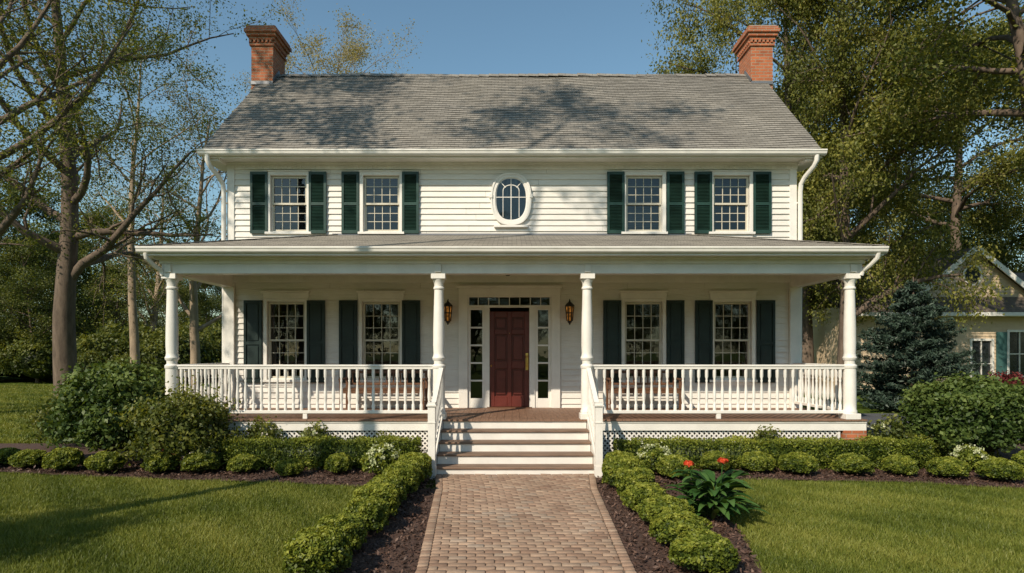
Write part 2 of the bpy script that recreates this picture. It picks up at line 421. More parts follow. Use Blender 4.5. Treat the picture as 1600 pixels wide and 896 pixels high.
def interp(x, pts):
    xs = [p[0] for p in pts]; ys = [p[1] for p in pts]
    return np.interp(x, xs, ys)
LF = [(-14, -2.4), (-10, -2.7), (-8.26, -3.15), (-6.47, -3.52), (-4.85, -3.76), (-3.3, -3.98), (-1.75, -4.3), (0, -4.3)]
RF = [(1, -3.95), (2.6, -3.95), (3.5, -3.75), (5.7, -3.9), (7.2, -4.4), (9, -4.9), (14, -5.2)]
WL = [(-12, -.8), (-7.6, -.84), (-4.4, -1.07), (-3.4, -1.2)]
WR = [(-12, 1.04), (-7.6, 1.08), (-4.4, 1.2), (-3.4, 1.3)]
LI = [(-12, -1.95), (-7, -1.9), (-4.2, -1.78)]
RI = [(-12, 1.95), (-8, 2.1), (-6.5, 2.45), (-4, 2.65)]
def rough_edge(t): return .03 * math.sin(t * 9) + .02 * math.sin(t * 23 + 1)
b = B(); xs = np.arange(-14, -1.15, .15)
for a, c in zip(xs[:-1], xs[1:]):
    b.poly([(a, interp(a, LF) + rough_edge(a), .03), (c, interp(c, LF) + rough_edge(c), .03), (c, -.05, .03), (a, -.05, .03)])
ys = np.arange(-12, -4.2, .15)
for a, c in zip(ys[:-1], ys[1:]):
    b.poly([(interp(a, LI) + rough_edge(a), a, .026), (interp(a, WL) + .03, a, .026), (interp(c, WL) + .03, c, .026), (interp(c, LI) + rough_edge(c), c, .026)])
xs = np.arange(1.2, 14, .15)
for a, c in zip(xs[:-1], xs[1:]):
    b.poly([(a, interp(a, RF) + rough_edge(a), .03), (c, interp(c, RF) + rough_edge(c), .03), (c, -.05, .03), (a, -.05, .03)])
ys = np.arange(-12, -3.9, .15)
for a, c in zip(ys[:-1], ys[1:]):
    b.poly([(interp(a, WR) - .03, a, .026), (interp(a, RI) + rough_edge(a), a, .026), (interp(c, RI) + rough_edge(c), c, .026), (interp(c, WR) - .03, c, .026)])
b.obj('mulch_bed', M_MULCH)
def npi(y, P): return np.interp(y, [p[0] for p in P], [p[1] for p in P])
def in_bed(x, y):
    left = (x > -14) & (x < -.7) & (((y > interp(x, LF)) & (y < 0)) | (x > npi(y, LI)))
    right = (x > .9) & (x < 14) & (((y > interp(x, RF)) & (y < 0)) | (x < npi(y, RI)))
    return left | right
def in_walk(x, y):
    return (x > npi(y, WL) - .02) & (x < npi(y, WR) + .02) & (y < -2)
rng = np.random.default_rng(5)
n = 90000
x = rng.uniform(-9, 9, n); y = rng.uniform(-9, -2.3, n)
k = in_bed(x, y) & ~in_walk(x, y); x = x[k]; y = y[k]
C = np.c_[x, y, .035 + rng.exponential(.012, len(x))]
v, f, t = leaves(rng, C, .05, None, .55, .4)
add_obj('bark_mulch', quads_mesh('bark_mulch', v, f, [L_CHIP], None, t))

def blades(rng, x, y, h, w):
    n = len(x); a = rng.uniform(0, 2 * math.pi, n); hh = h * rng.uniform(.5, 1.3, n)
    hh *= 1 + .25 * np.sin(x * 4.3 + y * 2.2) * np.sin(y * 5.1 - x)
    dx = np.cos(a) * w / 2; dy = np.sin(a) * w / 2
    l = rng.normal(0, .45, (n, 2)) * hh[:, None]
    V = np.stack([np.c_[x - dx, y - dy, np.zeros(n)], np.c_[x + dx, y + dy, np.zeros(n)],
                  np.c_[x + dx * .15 + l[:, 0], y + dy * .15 + l[:, 1], hh], np.c_[x - dx * .15 + l[:, 0], y - dy * .15 + l[:, 1], hh]], 1).reshape(-1, 3)
    t = np.clip(.5 + .15 * np.sin(x * 2.1 + np.sin(y * 1.7) * 2) + .13 * np.sin(y * 3.1 + x) + .1 * np.sin(x * 7 + y * 6) + rng.normal(0, .22, n), 0, 1)
    return V, np.arange(n * 4).reshape(-1, 4), np.repeat(t, 4), 0
n = 600000
d = rng.uniform(4.8, 11.5, n); y = d - 13; x = rng.uniform(-1, 1, n) * (d * .9)
k = ~in_bed(x, y) & ~in_walk(x, y); p1 = blades(rng, x[k], y[k], .05, .010)
n = 160000
d = 11 + rng.uniform(0, 1, n) ** 1.5 * 26; y = d - 13; x = -rng.uniform(.5, .95, n) * d
k = ~in_bed(x, y) & ((x < -7) | (y > 0)) & (x < -6.9); p2 = blades(rng, x[k], y[k], .08, .03)
V, F, T, MI = combine([p1, p2])
add_obj('lawn_grass', quads_mesh('lawn_grass', V, F, [L_GRASS], None, T))

b = B(); b.poly([(-1.2, -3.3, .034), (-1.2, -3.45, .034), (-1.07, -4.4, .034), (-.84, -7.6, .034), (-.8, -12, .034), (1.04, -12, .034), (1.08, -7.6, .034), (1.2, -4.4, .034), (1.3, -3.45, .034), (1.3, -3.3, .034)][::-1])
walk = empty('brick_walkway')
b.obj('sand_joints', simple('joint_sand', (.13, .10, .075), .95, .3, 20), walk)
V = []; F = []; T = []; off = 0
def paver(cx, cy, lx, ly, tint):
    global off
    z = .052 + random.gauss(0, .002); g = .0035; e = .006
    hx = lx / 2 - g; hy = ly / 2 - g; r = random.gauss(0, .010); cr, sr = math.cos(r), math.sin(r)
    pts = []
    for (sx, sy, zz, ins) in [(-1, -1, .03, 0), (1, -1, .03, 0), (1, 1, .03, 0), (-1, 1, .03, 0), (-1, -1, z - e, 0), (1, -1, z - e, 0), (1, 1, z - e, 0), (-1, 1, z - e, 0), (-1, -1, z, e), (1, -1, z, e), (1, 1, z, e), (-1, 1, z, e)]:
        px = sx * (hx - ins); py = sy * (hy - ins)
        pts.append((cx + px * cr - py * sr, cy + px * sr + py * cr, zz + sx * tx + sy * ty))
    V.extend(pts); 
    for q in ((0, 1, 5, 4), (1, 2, 6, 5), (2, 3, 7, 6), (3, 0, 4, 7), (4, 5, 9, 8), (5, 6, 10, 9), (6, 7, 11, 10), (7, 4, 8, 11), (8, 9, 10, 11)):
        F.append([off + k for k in q])
    T.extend([tint] * 12); off += 12
pw, ph = .17, .088
row = 0; y = -3.47
while y > -10.5:
    l = float(interp(y, WL)); r = float(interp(y, WR))
    tx = random.gauss(0, .001); ty = random.gauss(0, .001)
    paver(l + .05, y, .1, ph, random.uniform(.1, .8)); paver(r - .05, y, .1, ph, random.uniform(.1, .8))
    x = l + .1 - (pw / 2 if row % 2 else 0)
    while x < r - .1 - .01:
        a = max(x, l + .1); c = min(x + pw, r - .1)
        tx = random.gauss(0, .001); ty = random.gauss(0, .001)
        if c - a > .03: paver((a + c) / 2, y, c - a, ph, min(1, max(0, random.gauss(.5, .22))))
        x += pw
    y -= ph; row += 1
add_obj('pavers', quads_mesh('pavers', V, F, [M_PAVER], None, T), parent=walk)

b = B(); b.poly([(8.4, .8, .02), (40, .8, .02), (40, 6.5, .02), (8.4, 6.5, .02)]); b.box(8.3, 40, .65, .8, 0, .05)
b.obj('driveway', M_ASPH)

# ================================================================ HOUSE
house = empty('white_house')
WINS_U = [452, 596.5, 1006, 1142]; WINS_L = [448, 596, 1005, 1144]
openings = []
UZ0, UZ1 = wz(362), wz(275); LZ0, LZ1 = wz(592), wz(472)
for c in WINS_U: openings.append((wx(c) - .385, wx(c) + .385, UZ0, UZ1))
for c in WINS_L: openings.append((wx(c) - .40, wx(c) + .40, LZ0, LZ1))
DX0, DX1 = wx(731), wx(861)
openings.append((DX0, DX1, .78, wz(462)))
def laps(b, x0, x1, z0, z1, pitch, t, holes, y=0.0):
    z = z0
    while z < z1 - .01:
        zt = min(z + pitch, z1)
        cuts = sorted([(h[0], h[1]) for h in holes if h[2] < z + pitch * .7 and h[3] > z + pitch * .3])
        segs = []; cx = x0
        for a, c in cuts:
            if a > cx: segs.append((cx, a))
            cx = max(cx, c)
        if cx < x1: segs.append((cx, x1))
        for a, c in segs:
            xs_ = [a]
            while c - xs_[-1] > 3.2: xs_.append(xs_[-1] + random.uniform(1.4, 3.0))
            xs_.append(c)
            for p_, q_ in zip(xs_[:-1], xs_[1:]):
                tt = t + random.uniform(-.0035, .0035); g = .0015
                b.poly([(p_ + g, y - tt, z), (q_ - g, y - tt, z), (q_ - g, y - .002, zt), (p_ + g, y - .002, zt)])
                b.poly([(p_, y, z), (q_, y, z), (q_, y - tt, z), (p_, y - tt, z)])
        z += pitch
b = B(); laps(b, -5.9, 5.9, .62, 5.9, .122, .028, openings)
HD = 5.2
def zroof(y): return 9.0 - abs(y - 2.6) * (2.97 / 3.1)
for sx in (-1, 1):
    z = .62
    while z < 8.8:
        zt = z + .122
        if z < 5.9: y0, y1, y2, y3 = 0.0, HD, 0.0, HD
        else:
            hw = (9.0 - z) / (2.97 / 3.1) - .08; hw2 = max(.02, (9.0 - zt) / (2.97 / 3.1) - .08)
            y0, y1, y2, y3 = max(0, 2.6 - hw), min(HD, 2.6 + hw), max(0, 2.6 - hw2), min(HD, 2.6 + hw2)
        b.poly([(sx * 6.022, y0, z), (sx * 6.022, y1, z), (sx * 6.0, y3, zt), (sx * 6.0, y2, zt)])
        b.poly([(sx * 6.0, y0, z), (sx * 6.0, y1, z), (sx * 6.022, y1, z), (sx * 6.022, y0, z)])
        z = zt
b.poly([(-6, HD, .3), (6, HD, .3), (6, HD, 6), (-6, HD, 6)])
b.obj('clapboard_walls', M_SIDING, house)
b = B(); b.box(-6, 6, .0, .2, 0, .615); b.box(-6, -5.8, .2, HD, 0, .615); b.box(5.8, 6, .2, HD, 0, .615)
b.obj('brick_foundation', M_BRICK, house)
b = B(); b.box(-5.9, 5.9, .3, 5.1, 3.5, 3.7); b.box(-5.9, 5.9, .3, 5.1, .7, .77); b.box(-5.9, 5.9, 3.2, 3.3, .8, 3.5); b.box(-5.9, 5.9, 3.2, 3.3, 3.7, 6.0); b.box(-5.9, 5.9, .3, 5.1, 6.0, 6.05)
b.box(-1.7, -1.6, .3, 3.2, .8, 6); b.box(1.6, 1.7, .3, 3.2, .8, 6)
b.obj('interior_walls', M_INT, house)

b = B()
for s in (-1, 1):
    b.box(min(s * 5.88, s * 6.03), max(s * 5.88, s * 6.03), -.04, -.0, .62, 5.86)
    b.box(min(s * 5.99, s * 6.035), max(s * 5.99, s * 6.035), 0, .13, .62, 5.86)
b.box(-6.04, 6.04, -.05, .0, 5.83, 5.97)
b.box(-6.04, 6.04, -.075, -.05, 5.92, 5.97)
b.box(-6.34, 6.34, -.42, .0, 5.972, 5.99)
b.box(-6.36, 6.36, -.45, -.42, 5.94, 6.07)
for s in (-1, 1):
    for y0, z0 in ((-.44, 6.02), (5.64, 6.02)):
        b.beam((s * 6.30, y0, z0 - .10), (s * 6.30, 2.6, 8.88), .04, .14)
    b.box(min(s * 6.03, s * 6.33), max(s * 6.03, s * 6.33), -.4, .35, 5.9, 5.971)
b.box(-6.2, 6.2, -.03, .0, 3.6, 3.75)
b.box(-5.88, 5.88, -.042, .0, 3.44, 3.6)
b.obj('frieze_and_corner_trim', M_TRIM, house, bevel=.004)
b = B()
x = -5.8
while x < 5.8:
    b.box(x, x + .045, -.057, -.043, 3.5, 3.55); x += .09
x = -5.9
while x < 5.9:
    b.box(x, x + .05, -.066, -.051, 5.86, 5.91); x += .1
b.obj('dentil_trim', M_TRIM, house)

b = B(); uvs = []
L = math.hypot(3.1, 2.97); nC = int(L / .10)
v = []; f = []
def slope(sgn):
    global v, f
    for i in range(nC):
        s0 = L * i / nC; s1 = L * (i + 1) / nC
        sub = 48; jit = [random.uniform(-.006, .008) for _ in range(sub + 1)]
        for j in range(sub):
            xa = -6.34 + 12.68 * j / sub; xb = -6.34 + 12.68 * (j + 1) / sub
            def P(x, s, h):
                sag = .022 * math.sin(x * .9 + 1) * math.sin(s * 1.3) + .012 * math.sin(x * 3.1 + s * 2)
                y = -.5 + s * 3.1 / L; z = 6.05 + s * 2.97 / L + h * 3.1 / L + sag
                y += -h * 2.97 / L
                if sgn < 0: y = 5.2 - y
                return (x, y, z)
            ha = .015 + jit[j] * .5; hb = .015 + jit[j + 1] * .5
            q = [P(xa, s0, ha), P(xb, s0, hb), P(xb, s1, .003), P(xa, s1, .003)]
            q2 = [P(xa, s0, .0), P(xb, s0, .0), P(xb, s0, hb), P(xa, s0, ha)]
            for qq, ss in ((q, ((xa, s0), (xb, s0), (xb, s1), (xa, s1))), (q2, ((xa, s0), (xb, s0), (xb, s0), (xa, s0)))):
                k = len(v); v += qq; f.append((k, k + 1, k + 2, k + 3)); uvs.append(ss)
slope(1); slope(-1)
me = bpy.data.meshes.new('roof'); me.from_pydata(v, [], f); uvl = me.uv_layers.new(name='UVMap')
uvl.data.foreach_set('uv', np.array([(u[0], u[1] * .10 / (L / nC)) for q in uvs for u in q]).ravel())
me.materials.append(M_SHINGLE); add_obj('roof', me, parent=house)
b = B()
x = -6.34
while x < 6.3:
    dz = random.gauss(0, .005) + .01 * math.sin(x * 1.3)
    for s in (-1, 1):
        b.poly([(x, 2.6, 9.06 + dz), (x + .26, 2.6, 9.045 + dz), (x + .26, 2.6 + s * .14, 8.925 + dz), (x, 2.6 + s * .14, 8.94 + dz)])
    x += .25
b.poly([(-6.3, -.44, 6.03), (6.3, -.44, 6.03), (6.3, 2.6, 8.94), (-6.3, 2.6, 8.94)])
b.poly([(-6.3, 5.64, 6.03), (6.3, 5.64, 6.03), (6.3, 2.6, 8.94), (-6.3, 2.6, 8.94)])
b.obj('ridge_cap', M_SHINGLE, house)

def gutter(b, x0, x1, y, z):
    pr = [(y - .012, z + .008), (y - .012, z - .02), (y, z - .03), (y + .012, z - .075), (y + .04, z - .1), (y + .11, z - .1), (y + .11, z), (y + .1, z - .06), (y + .03, z - .06), (y + .012, z + .008)]
    for i in range(len(pr)):
        a = pr[i]; c = pr[(i + 1) % len(pr)]
        b.poly([(x0, *a), (x1, *a), (x1, *c), (x0, *c)])
    b.poly([(x0, *p) for p in pr]); b.poly([(x1, *p) for p in pr])
b = B(); gutter(b, -6.4, 6.4, -.57, 6.075); gutter(b, -6.36, 6.36, -2.66, 3.735)
for s in (-1, 1):
    b.tube([(s * 6.22, -.5, 5.98), (s * 6.22, -.5, 5.88), (s * 6.2, -.44, 5.78), (s * 6.12, -.22, 5.62), (s * 6.09, -.1, 5.5), (s * 6.085, -.07, 5.35), (s * 6.085, -.07, 3.75)], .048, 10)
    b.tube([(s * 6.085, -.05, 3.7), (s * 6.085, -.05, .3), (s * 6.15, -.2, .12)], .045, 10)
    b.tube([(s * 6.22, -2.6, 3.64), (s * 6.22, -2.58, 3.56), (s * 6.18, -2.45, 3.46), (s * 6.12, -2.32, 3.38), (s*6.1, -2.3, 3.3)], .04, 10)
    for z in (4.2, 5.1): b.box(s * 6.085 - .06, s * 6.085 + .06, -.07, -.0, z, z + .03)
b.obj('gutters_and_downspouts', M_TRIM, house, smooth=True)

M_CONC = simple('concrete', (.3, .27, .23), .9); M_LEAD = simple('lead', (.2, .2, .21), .5, metal=.5)
for s in (-1, 1):
    xa, xb = sorted((s * 5.93, s * 6.47))
    b = B(); b.box(xa, xb, 2.2, 3.0, 0.0, 9.56)
    for i, (e, z0, z1) in enumerate(((.035, 9.56, 9.63), (.0, 9.63, 9.70), (.045, 9.70, 9.78), (.09, 9.78, 9.86), (.13, 9.86, 9.94), (.10, 9.94, 10.01))):
        b.box(xa - e, xb + e, 2.2 - e, 3.0 + e, z0, z1)
    x = xa - .03
    while x < xb + .02:
        b.box(x, x + .05, 2.2 - .06, 2.2, 9.63, 9.699); x += .1
    y = 2.2
    while y < 2.98:
        b.box(xa - .06, xa, y, y + .05, 9.63, 9.699); b.box(xb, xb + .06, y, y + .05, 9.63, 9.699); y += .1
    b.obj('chimney', M_BRICK, house)
    b = B(); b.box(xa - .06, xb + .06, 2.14, 3.06, 10.01, 10.05)
    b.obj('chimney_crown', M_CONC, house)
    b = B(); cx = (xa + xb) / 2; b.lathe(cx, 2.6, [(.2, 10.05), (.18, 10.14), (.22, 10.15), (.21, 10.18), (.12, 10.2)], 16)
    b.obj('chimney_cap', M_BLACK, house, smooth=True)
    b = B()
    b.beam((xb + .004 if s < 0 else xa - .004, 2.18, zroof(2.18) + .1), (xb + .004 if s < 0 else xa - .004, 2.6, 9.1), .015, .08)
    b.box(xa, xb, 2.17, 2.197, 8.6, 8.68)
    b.obj('flashing', M_LEAD, house)

trim = B(); sash = B(); glass = B(); blinds = B(); curt = B(); sh_u = B(); sh_l = B()
def window(cx, z0, z1, hw, cols, rows, header):
    x0, x1 = cx - hw, cx + hw; c = .075
    zt = z1 + (c if not header else .07)
    trim.box(x0 - c, x0, -.055, .03, z0 - .02, zt); trim.box(x1, x1 + c, -.055, .03, z0 - .02, zt)
    trim.box(x0, x1, -.054, .03, z1, zt - .001)
    trim.box(x0 - c - .03, x1 + c + .03, -.09, .04, z0 - .07, z0 - .02)
    trim.box(x0 - c + .01, x1 + c - .01, -.045, -.0, z0 - .13, z0 - .07)
    if header:
        trim.box(x0 - c - .01, x1 + c + .01, -.06, -.0, zt, zt + .12)
        trim.box(x0 - c - .04, x1 + c + .04, -.10, -.0, zt + .12, zt + .155)
    else: trim.box(x0 - c - .01, x1 + c + .01, -.07, .0, zt, zt + .025)
    trim.box(x0, x0 + .015, .03, .13, z0, z1); trim.box(x1 - .015, x1, .03, .13, z0, z1)
    trim.box(x0, x1, .03, .13, z1 - .015, z1); trim.box(x0, x1, .03, .13, z0 - .02, z0 + .01)
    zm = (z0 + z1) / 2
    for (a, d, y) in ((zm - .02, z1 - .015, .02), (z0 + .01, zm + .02, .06)):
        xa, xb = x0 + .015, x1 - .015; w = .035
        sash.box(xa, xa + w, y, y + .035, a, d); sash.box(xb - w, xb, y, y + .035, a, d)
        sash.box(xa + w, xb - w, y + .001, y + .035, a, a + w + .005); sash.box(xa + w, xb - w, y + .001, y + .035, d - w, d)
        gx0, gx1, gz0, gz1 = xa + w, xb - w, a + w, d - w
        for i in range(1, cols):
            x = gx0 + (gx1 - gx0) * i / cols; sash.box(x - .0065, x + .0065, y + .006, y + .03, gz0, gz1)
        for i in range(1, rows):
            z = gz0 + (gz1 - gz0) * i / rows; sash.box(gx0, gx1, y + .007, y + .029, z - .0065, z + .0065)
        glass.poly([(gx0, y + .02, gz0), (gx1, y + .02, gz0), (gx1, y + .02, gz1), (gx0, y + .02, gz1)])
def shutter(b, x0, x1, z0, z1, louver):
    y0, y1 = -.075, -.03; w = .05
    b.box(x0, x0 + w, y0, y1, z0, z1); b.box(x1 - w, x1, y0, y1, z0, z1)
    zm = z0 + (z1 - z0) * .48
    for a, c in ((z0, z0 + .07), (zm - .03, zm + .03), (z1 - .06, z1)): b.box(x0 + w, x1 - w, y0 + .001, y1, a, c)
    for a, c in ((z0 + .07, zm - .03), (zm + .03, z1 - .06)):
        if louver:
            z = a + .012
            while z < c - .005:
                b.beam((x0 + w, -.051, z), (x1 - w, -.051, z), .034, .006, up=(0, -.6, .8)); z += .03
            b.box(x0 + w, x1 - w, -.035, -.031, a, c)
        else:
            b.box(x0 + w, x1 - w, -.05, -.031, a, c)
            b.box(x0 + w + .03, x1 - w - .03, -.067, -.05, a + .03, c - .03)
for i, c in enumerate(WINS_U):
    window(wx(c), UZ0, UZ1, .385, 4, 3, False)
    x0 = wx(c) - .36
    z = UZ1 - .02; zb = (UZ0 + .03, UZ0 + .35, UZ0 + .12, UZ0 + .5)[i]
    while z > zb:
        blinds.beam((x0, .2, z), (x0 + .72, .2, z), .034, .002, up=(0, -.75, .66)); z -= .036
for i, c in enumerate(WINS_L):
    window(wx(c), LZ0, LZ1, .40, 4, 3, True)
    for s in (-1, 1):
        x = wx(c) + s * .42
        for k in range(4):
            xa = x - s * k * .028
            curt.poly([(xa, .24 + .02 * (k % 2), LZ0 - .1), (xa - s * .028, .24 + .02 * ((k + 1) % 2), LZ0 - .1), (xa - s * .028, .24 + .02 * ((k + 1) % 2), LZ1), (xa, .24 + .02 * (k % 2), LZ1)])
for (a, c) in ((393, 420), (484, 511), (535, 562), (629, 655), (948, 975), (1041, 1068), (1084, 1111), (1175, 1203)):
    shutter(sh_u, wx(a), wx(c), wz(366), wz(270), True)
for (a, c) in ((383, 411), (481, 509), (531, 559), (629, 657), (942, 970), (1041, 1068), (1085, 1112), (1181, 1209)):
    shutter(sh_l, wx(a), wx(c), wz(598), wz(470), False)
M_SASH = simple('cream_sash_paint', (.58, .53, .42), .45, .06)
sash.obj('window_sashes', M_SASH, house)
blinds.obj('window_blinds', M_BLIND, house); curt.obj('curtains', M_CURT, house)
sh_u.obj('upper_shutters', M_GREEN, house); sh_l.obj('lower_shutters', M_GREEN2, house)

ocx, ocz = wx(798.5), wz(312.5)
def opt(rx, rz, a, sup):
    c, s = math.cos(a), math.sin(a)
    return ocx + rx * math.copysign(abs(c) ** (2 / sup), c), ocz + rz * math.copysign(abs(s) ** (2 / sup), s)
def ring(b, rx0, rz0, rx1, rz1, y0, y1, n=56, sup=2.5):
    for k in range(n):
        t0 = 2 * math.pi * k / n; t1 = 2 * math.pi * (k + 1) / n
        a0 = opt(rx0, rz0, t0, sup); a1 = opt(rx0, rz0, t1, sup); c0 = opt(rx1, rz1, t0, sup); c1 = opt(rx1, rz1, t1, sup)
        b.poly([(a0[0], y0, a0[1]), (a1[0], y0, a1[1]), (c1[0], y0, c1[1]), (c0[0], y0, c0[1])])
        b.poly([(c0[0], y0, c0[1]), (c1[0], y0, c1[1]), (c1[0], y1, c1[1]), (c0[0], y1, c0[1])])
        b.poly([(a0[0], y0, a0[1]), (a1[0], y0, a1[1]), (a1[0], y1, a1[1]), (a0[0], y1, a0[1])])
ring(trim, .335, .455, .425, .545, -.07, .0)
ring(trim, .395, .515, .43, .55, -.085, -.07)
ring(trim, .315, .435, .338, .458, -.05, .0)
trim.box(ocx - .46, ocx - .39, -.10, 0, ocz + .02, ocz + .10); trim.box(ocx + .39, ocx + .46, -.10, 0, ocz + .02, ocz + .10)
trim.box(ocx - .36, ocx + .36, -.10, 0, ocz - .60, ocz - .553)
back = B()
def disc(b, rx, rz, y, n=56, sup=2.5):
    b.poly([(p[0], y, p[1]) for p in (opt(rx, rz, 2 * math.pi * k / n, sup) for k in range(n))])
disc(glass, .325, .445, -.045); disc(back, .33, .45, -.034)
def ovalbacking():
    m, nt, out = mat_new('oval_reflection_curtain'); p = N(nt, 'ShaderNodeBsdfPrincipled')
    c = ramp(nt, noise(nt, 9, 3, .6, stretch=(1.6, 1, .25)), [(.35, (.09, .11, .115)), (.6, (.32, .36, .36)), (.75, (.45, .5, .48))])  # bluish-white reflection and curtain folds painted together on the backing
    nt.links.new(c, p.inputs['Base Color']); nt.links.new(p.outputs[0], out.inputs[0]); return m
back.obj('oval_window_backing', ovalbacking(), house)
mt = B()
U = (0, 1, 0)
mt.beam((ocx, -.051, ocz - .44), (ocx, -.051, ocz + .43), .016, .014, up=U)
mt.beam((ocx - .32, -.052, ocz + .04), (ocx + .32, -.052, ocz + .04), .016, .014, up=U)
mt.beam((ocx - .17, -.0515, ocz - .38), (ocx - .17, -.0515, ocz + .18), .012, .014, up=U)
mt.beam((ocx + .17, -.0515, ocz - .38), (ocx + .17, -.0515, ocz + .18), .012, .014, up=U)
pts = [(ocx + .17 * math.cos(a), -.051, ocz + .18 + .12 * math.sin(a)) for a in np.linspace(0, math.pi, 12)]
for a, c in zip(pts[:-1], pts[1:]): mt.beam(a, c, .016, .014, up=U)
for a in (.7, 2.44):
    mt.beam((ocx + .15 * math.cos(a), -.05, ocz + .18 + .1 * math.sin(a)), (ocx + .29 * math.cos(a), -.05, ocz + .22 + .22 * math.sin(a)), .014, .014, up=U)
mt.obj('oval_window_muntins', M_TRIM, house)

zt = wz(462)
trim.box(wx(717), DX0, -.07, .03, .78, zt); trim.box(DX1, wx(875), -.07, .03, .78, zt)
trim.box(wx(717), wx(875), -.068, .03, zt, zt + .15)
trim.box(wx(713), wx(878), -.12, .0, zt + .15, zt + .2)
ztr = wz(481)
trim.box(DX0, DX1, -.04, .06, ztr, ztr + .05)
trim.box(DX0, DX1, -.039, .06, zt - .04, zt + .001)
for a, c in ((758, 765), (827, 836)): trim.box(wx(a), wx(c), -.045, .08, .78, ztr)
tz0, tz1 = ztr + .05, zt - .04
trim.box(DX0, DX0 + .03, -.02, .05, tz0, tz1); trim.box(DX1 - .03, DX1, -.02, .05, tz0, tz1)
for i in range(1, 8):
    x = DX0 + (DX1 - DX0) * i / 8; trim.box(x - .009, x + .009, -.01, .02, tz0, tz1)
glass.poly([(DX0, .01, tz0), (DX1, .01, tz0), (DX1, .01, tz1), (DX0, .01, tz1)])
for a, c in ((DX0, wx(758)), (wx(836), DX1)):
    w = .06
    trim.box(a, a + w, -.02, .05, .78, ztr); trim.box(c - w, c, -.02, .05, .78, ztr)
    trim.box(a + w, c - w, -.019, .05, .78, .98); trim.box(a + w, c - w, -.019, .05, ztr - .05, ztr)
    zz0, zz1 = .98, ztr - .05
    for i in range(1, 5):
        z = zz0 + (zz1 - zz0) * i / 5; trim.box(a + w, c - w, -.015, .04, z - .018, z + .018)
    glass.poly([(a, .02, zz0), (c, .02, zz0), (c, .02, zz1), (a, .02, zz1)])
trim.obj('window_and_door_trim', M_TRIM, house, bevel=.004)
glass.obj('window_glass', M_GLASS, house)
b = B(); dx0, dx1, dz0, dz1 = wx(765), wx(827), .80, wz(487)
b.box(dx0, dx1, .045, .08, dz0, dz1)
st = .105; y = -.0; yb = .045
b.box(dx0, dx0 + st, y, yb, dz0, dz1); b.box(dx1 - st, dx1, y, yb, dz0, dz1); cxm = (dx0 + dx1) / 2
b.box(cxm - .045, cxm + .045, y, yb, dz0 + .001, dz1 - .001)
H = dz1 - dz0; rails = [(0, .11), (.40, .48), (.76, .81), (.94, 1.0)]
for a, c in rails:
    b.box(dx0 + st, cxm - .045, y + .001, yb, dz0 + H * a, dz0 + H * c); b.box(cxm + .045, dx1 - st, y + .001, yb, dz0 + H * a, dz0 + H * c)
for (a, c) in ((.11, .40), (.48, .76), (.81, .94)):
    for xa, xb in ((dx0 + st, cxm - .045), (cxm + .045, dx1 - st)):
        b.box(xa + .035, xb - .035, .015, yb, dz0 + H * a + .035, dz0 + H * c - .035)
b.obj('front_door', M_DOOR, house, bevel=.007)
b = B(); hx = dx1 - .05
b.box(hx - .028, hx + .028, -.014, -.0, 1.58, 1.94); b.lathe(hx, -.035, [(.02, 1.83), (.03, 1.86), (.02, 1.89)], 10)
b.tube([(hx, -.01, 1.86), (hx, -.06, 1.84), (hx, -.07, 1.72), (hx, -.01, 1.64)], .013)
b.lathe(dx0 + .035, -.02, [(.01, 1.65), (.02, 1.67), (.01, 1.69)], 8); b.lathe(cxm, -.01, [(.006, 2.35), (.013, 2.36), (.006, 2.37)], 8)
b.obj('door_handle', M_BRASS, house, smooth=True)
b = B(); b.box(dx0 - .05, dx1 + .05, -.16, .06, .78, .80); b.obj('door_threshold', M_WOOD, house)

for px in (701, 889):
    e = empty('wall_lantern', (wx(px), -.16, wz(490)))
    b = B(); b.lathe(0, 0, [(.045, -.19), (.05, -.17), (.03, -.165)], 6)
    b.lathe(0, 0, [(.095, .13), (.1, .155), (.06, .2), (.02, .235), (.012, .27)], 6)
    b.lathe(0, 0, [(.012, -.25), (.02, -.22), (.045, -.19)], 6)
    for k in range(6):
        a = k * math.pi / 3
        b.beam((.058 * math.cos(a), .058 * math.sin(a), -.17), (.088 * math.cos(a), .088 * math.sin(a), .15), .02, .02)
    b.lathe(0, 0, [(.075, -.015), (.08, 0), (.078, .01)], 6)
    b.box(-.035, .035, .1, .125, -.1, .2); b.tube([(0, .11, .08), (0, .09, .24), (0, .04, .29), (0, 0, .26)], .009, 6)
    b.obj('lantern_frame', M_BLACK, e)
    b = B(); b.lathe(0, 0, [(.05, -.165), (.078, .145)], 6); b.obj('lantern_glass', M_AMBER, e)
b = B(); b.lathe(wx(794), -1.1, [(.03, 3.44), (.06, 3.47), (.07, 3.53), (.05, 3.585)], 12); b.obj('porch_ceiling_lamp', M_BLACK, house, smooth=True)

# ---------------------------------------------------------------- PORCH
PY = -2.19
b = B()
n = 90
for i in range(n):
    x0 = -6.2 + 12.4 * i / n; b.box(x0 + .002, x0 + 12.4 / n - .002, -2.32 + random.uniform(-.002, .002), .0, .75, .78 + random.uniform(-.0008, .0008))
b.obj('porch_floor', M_FLOOR, house)
steps = B(); treads = B()
for k in range(1, 5):
    z = .78 - .156 * k; yf = -2.3 - .28 * k
    steps.box(-1.2, 1.3, yf, yf + .30, 0, z - .032)
    for j, (a, c) in enumerate(((0, .148), (.152, .31))):
        treads.box(-1.215, 1.315, yf - .03 + a, yf - .03 + c, z - .03, z + random.uniform(-.001, .001))
steps.box(-1.2, 1.3, -2.29, -2.2, 0, .75)
steps.obj('step_risers', M_TRIM, house, bevel=.003); treads.obj('step_treads', M_TREAD, house, bevel=.006)
b = B()
for x0, x1 in ((-6.2, -1.27), (1.37, 6.2)):
    b.box(x0, x1, -2.285, -2.25, .585, .749)
    b.box(x0, x1, -2.30, -2.285, .72, .749)
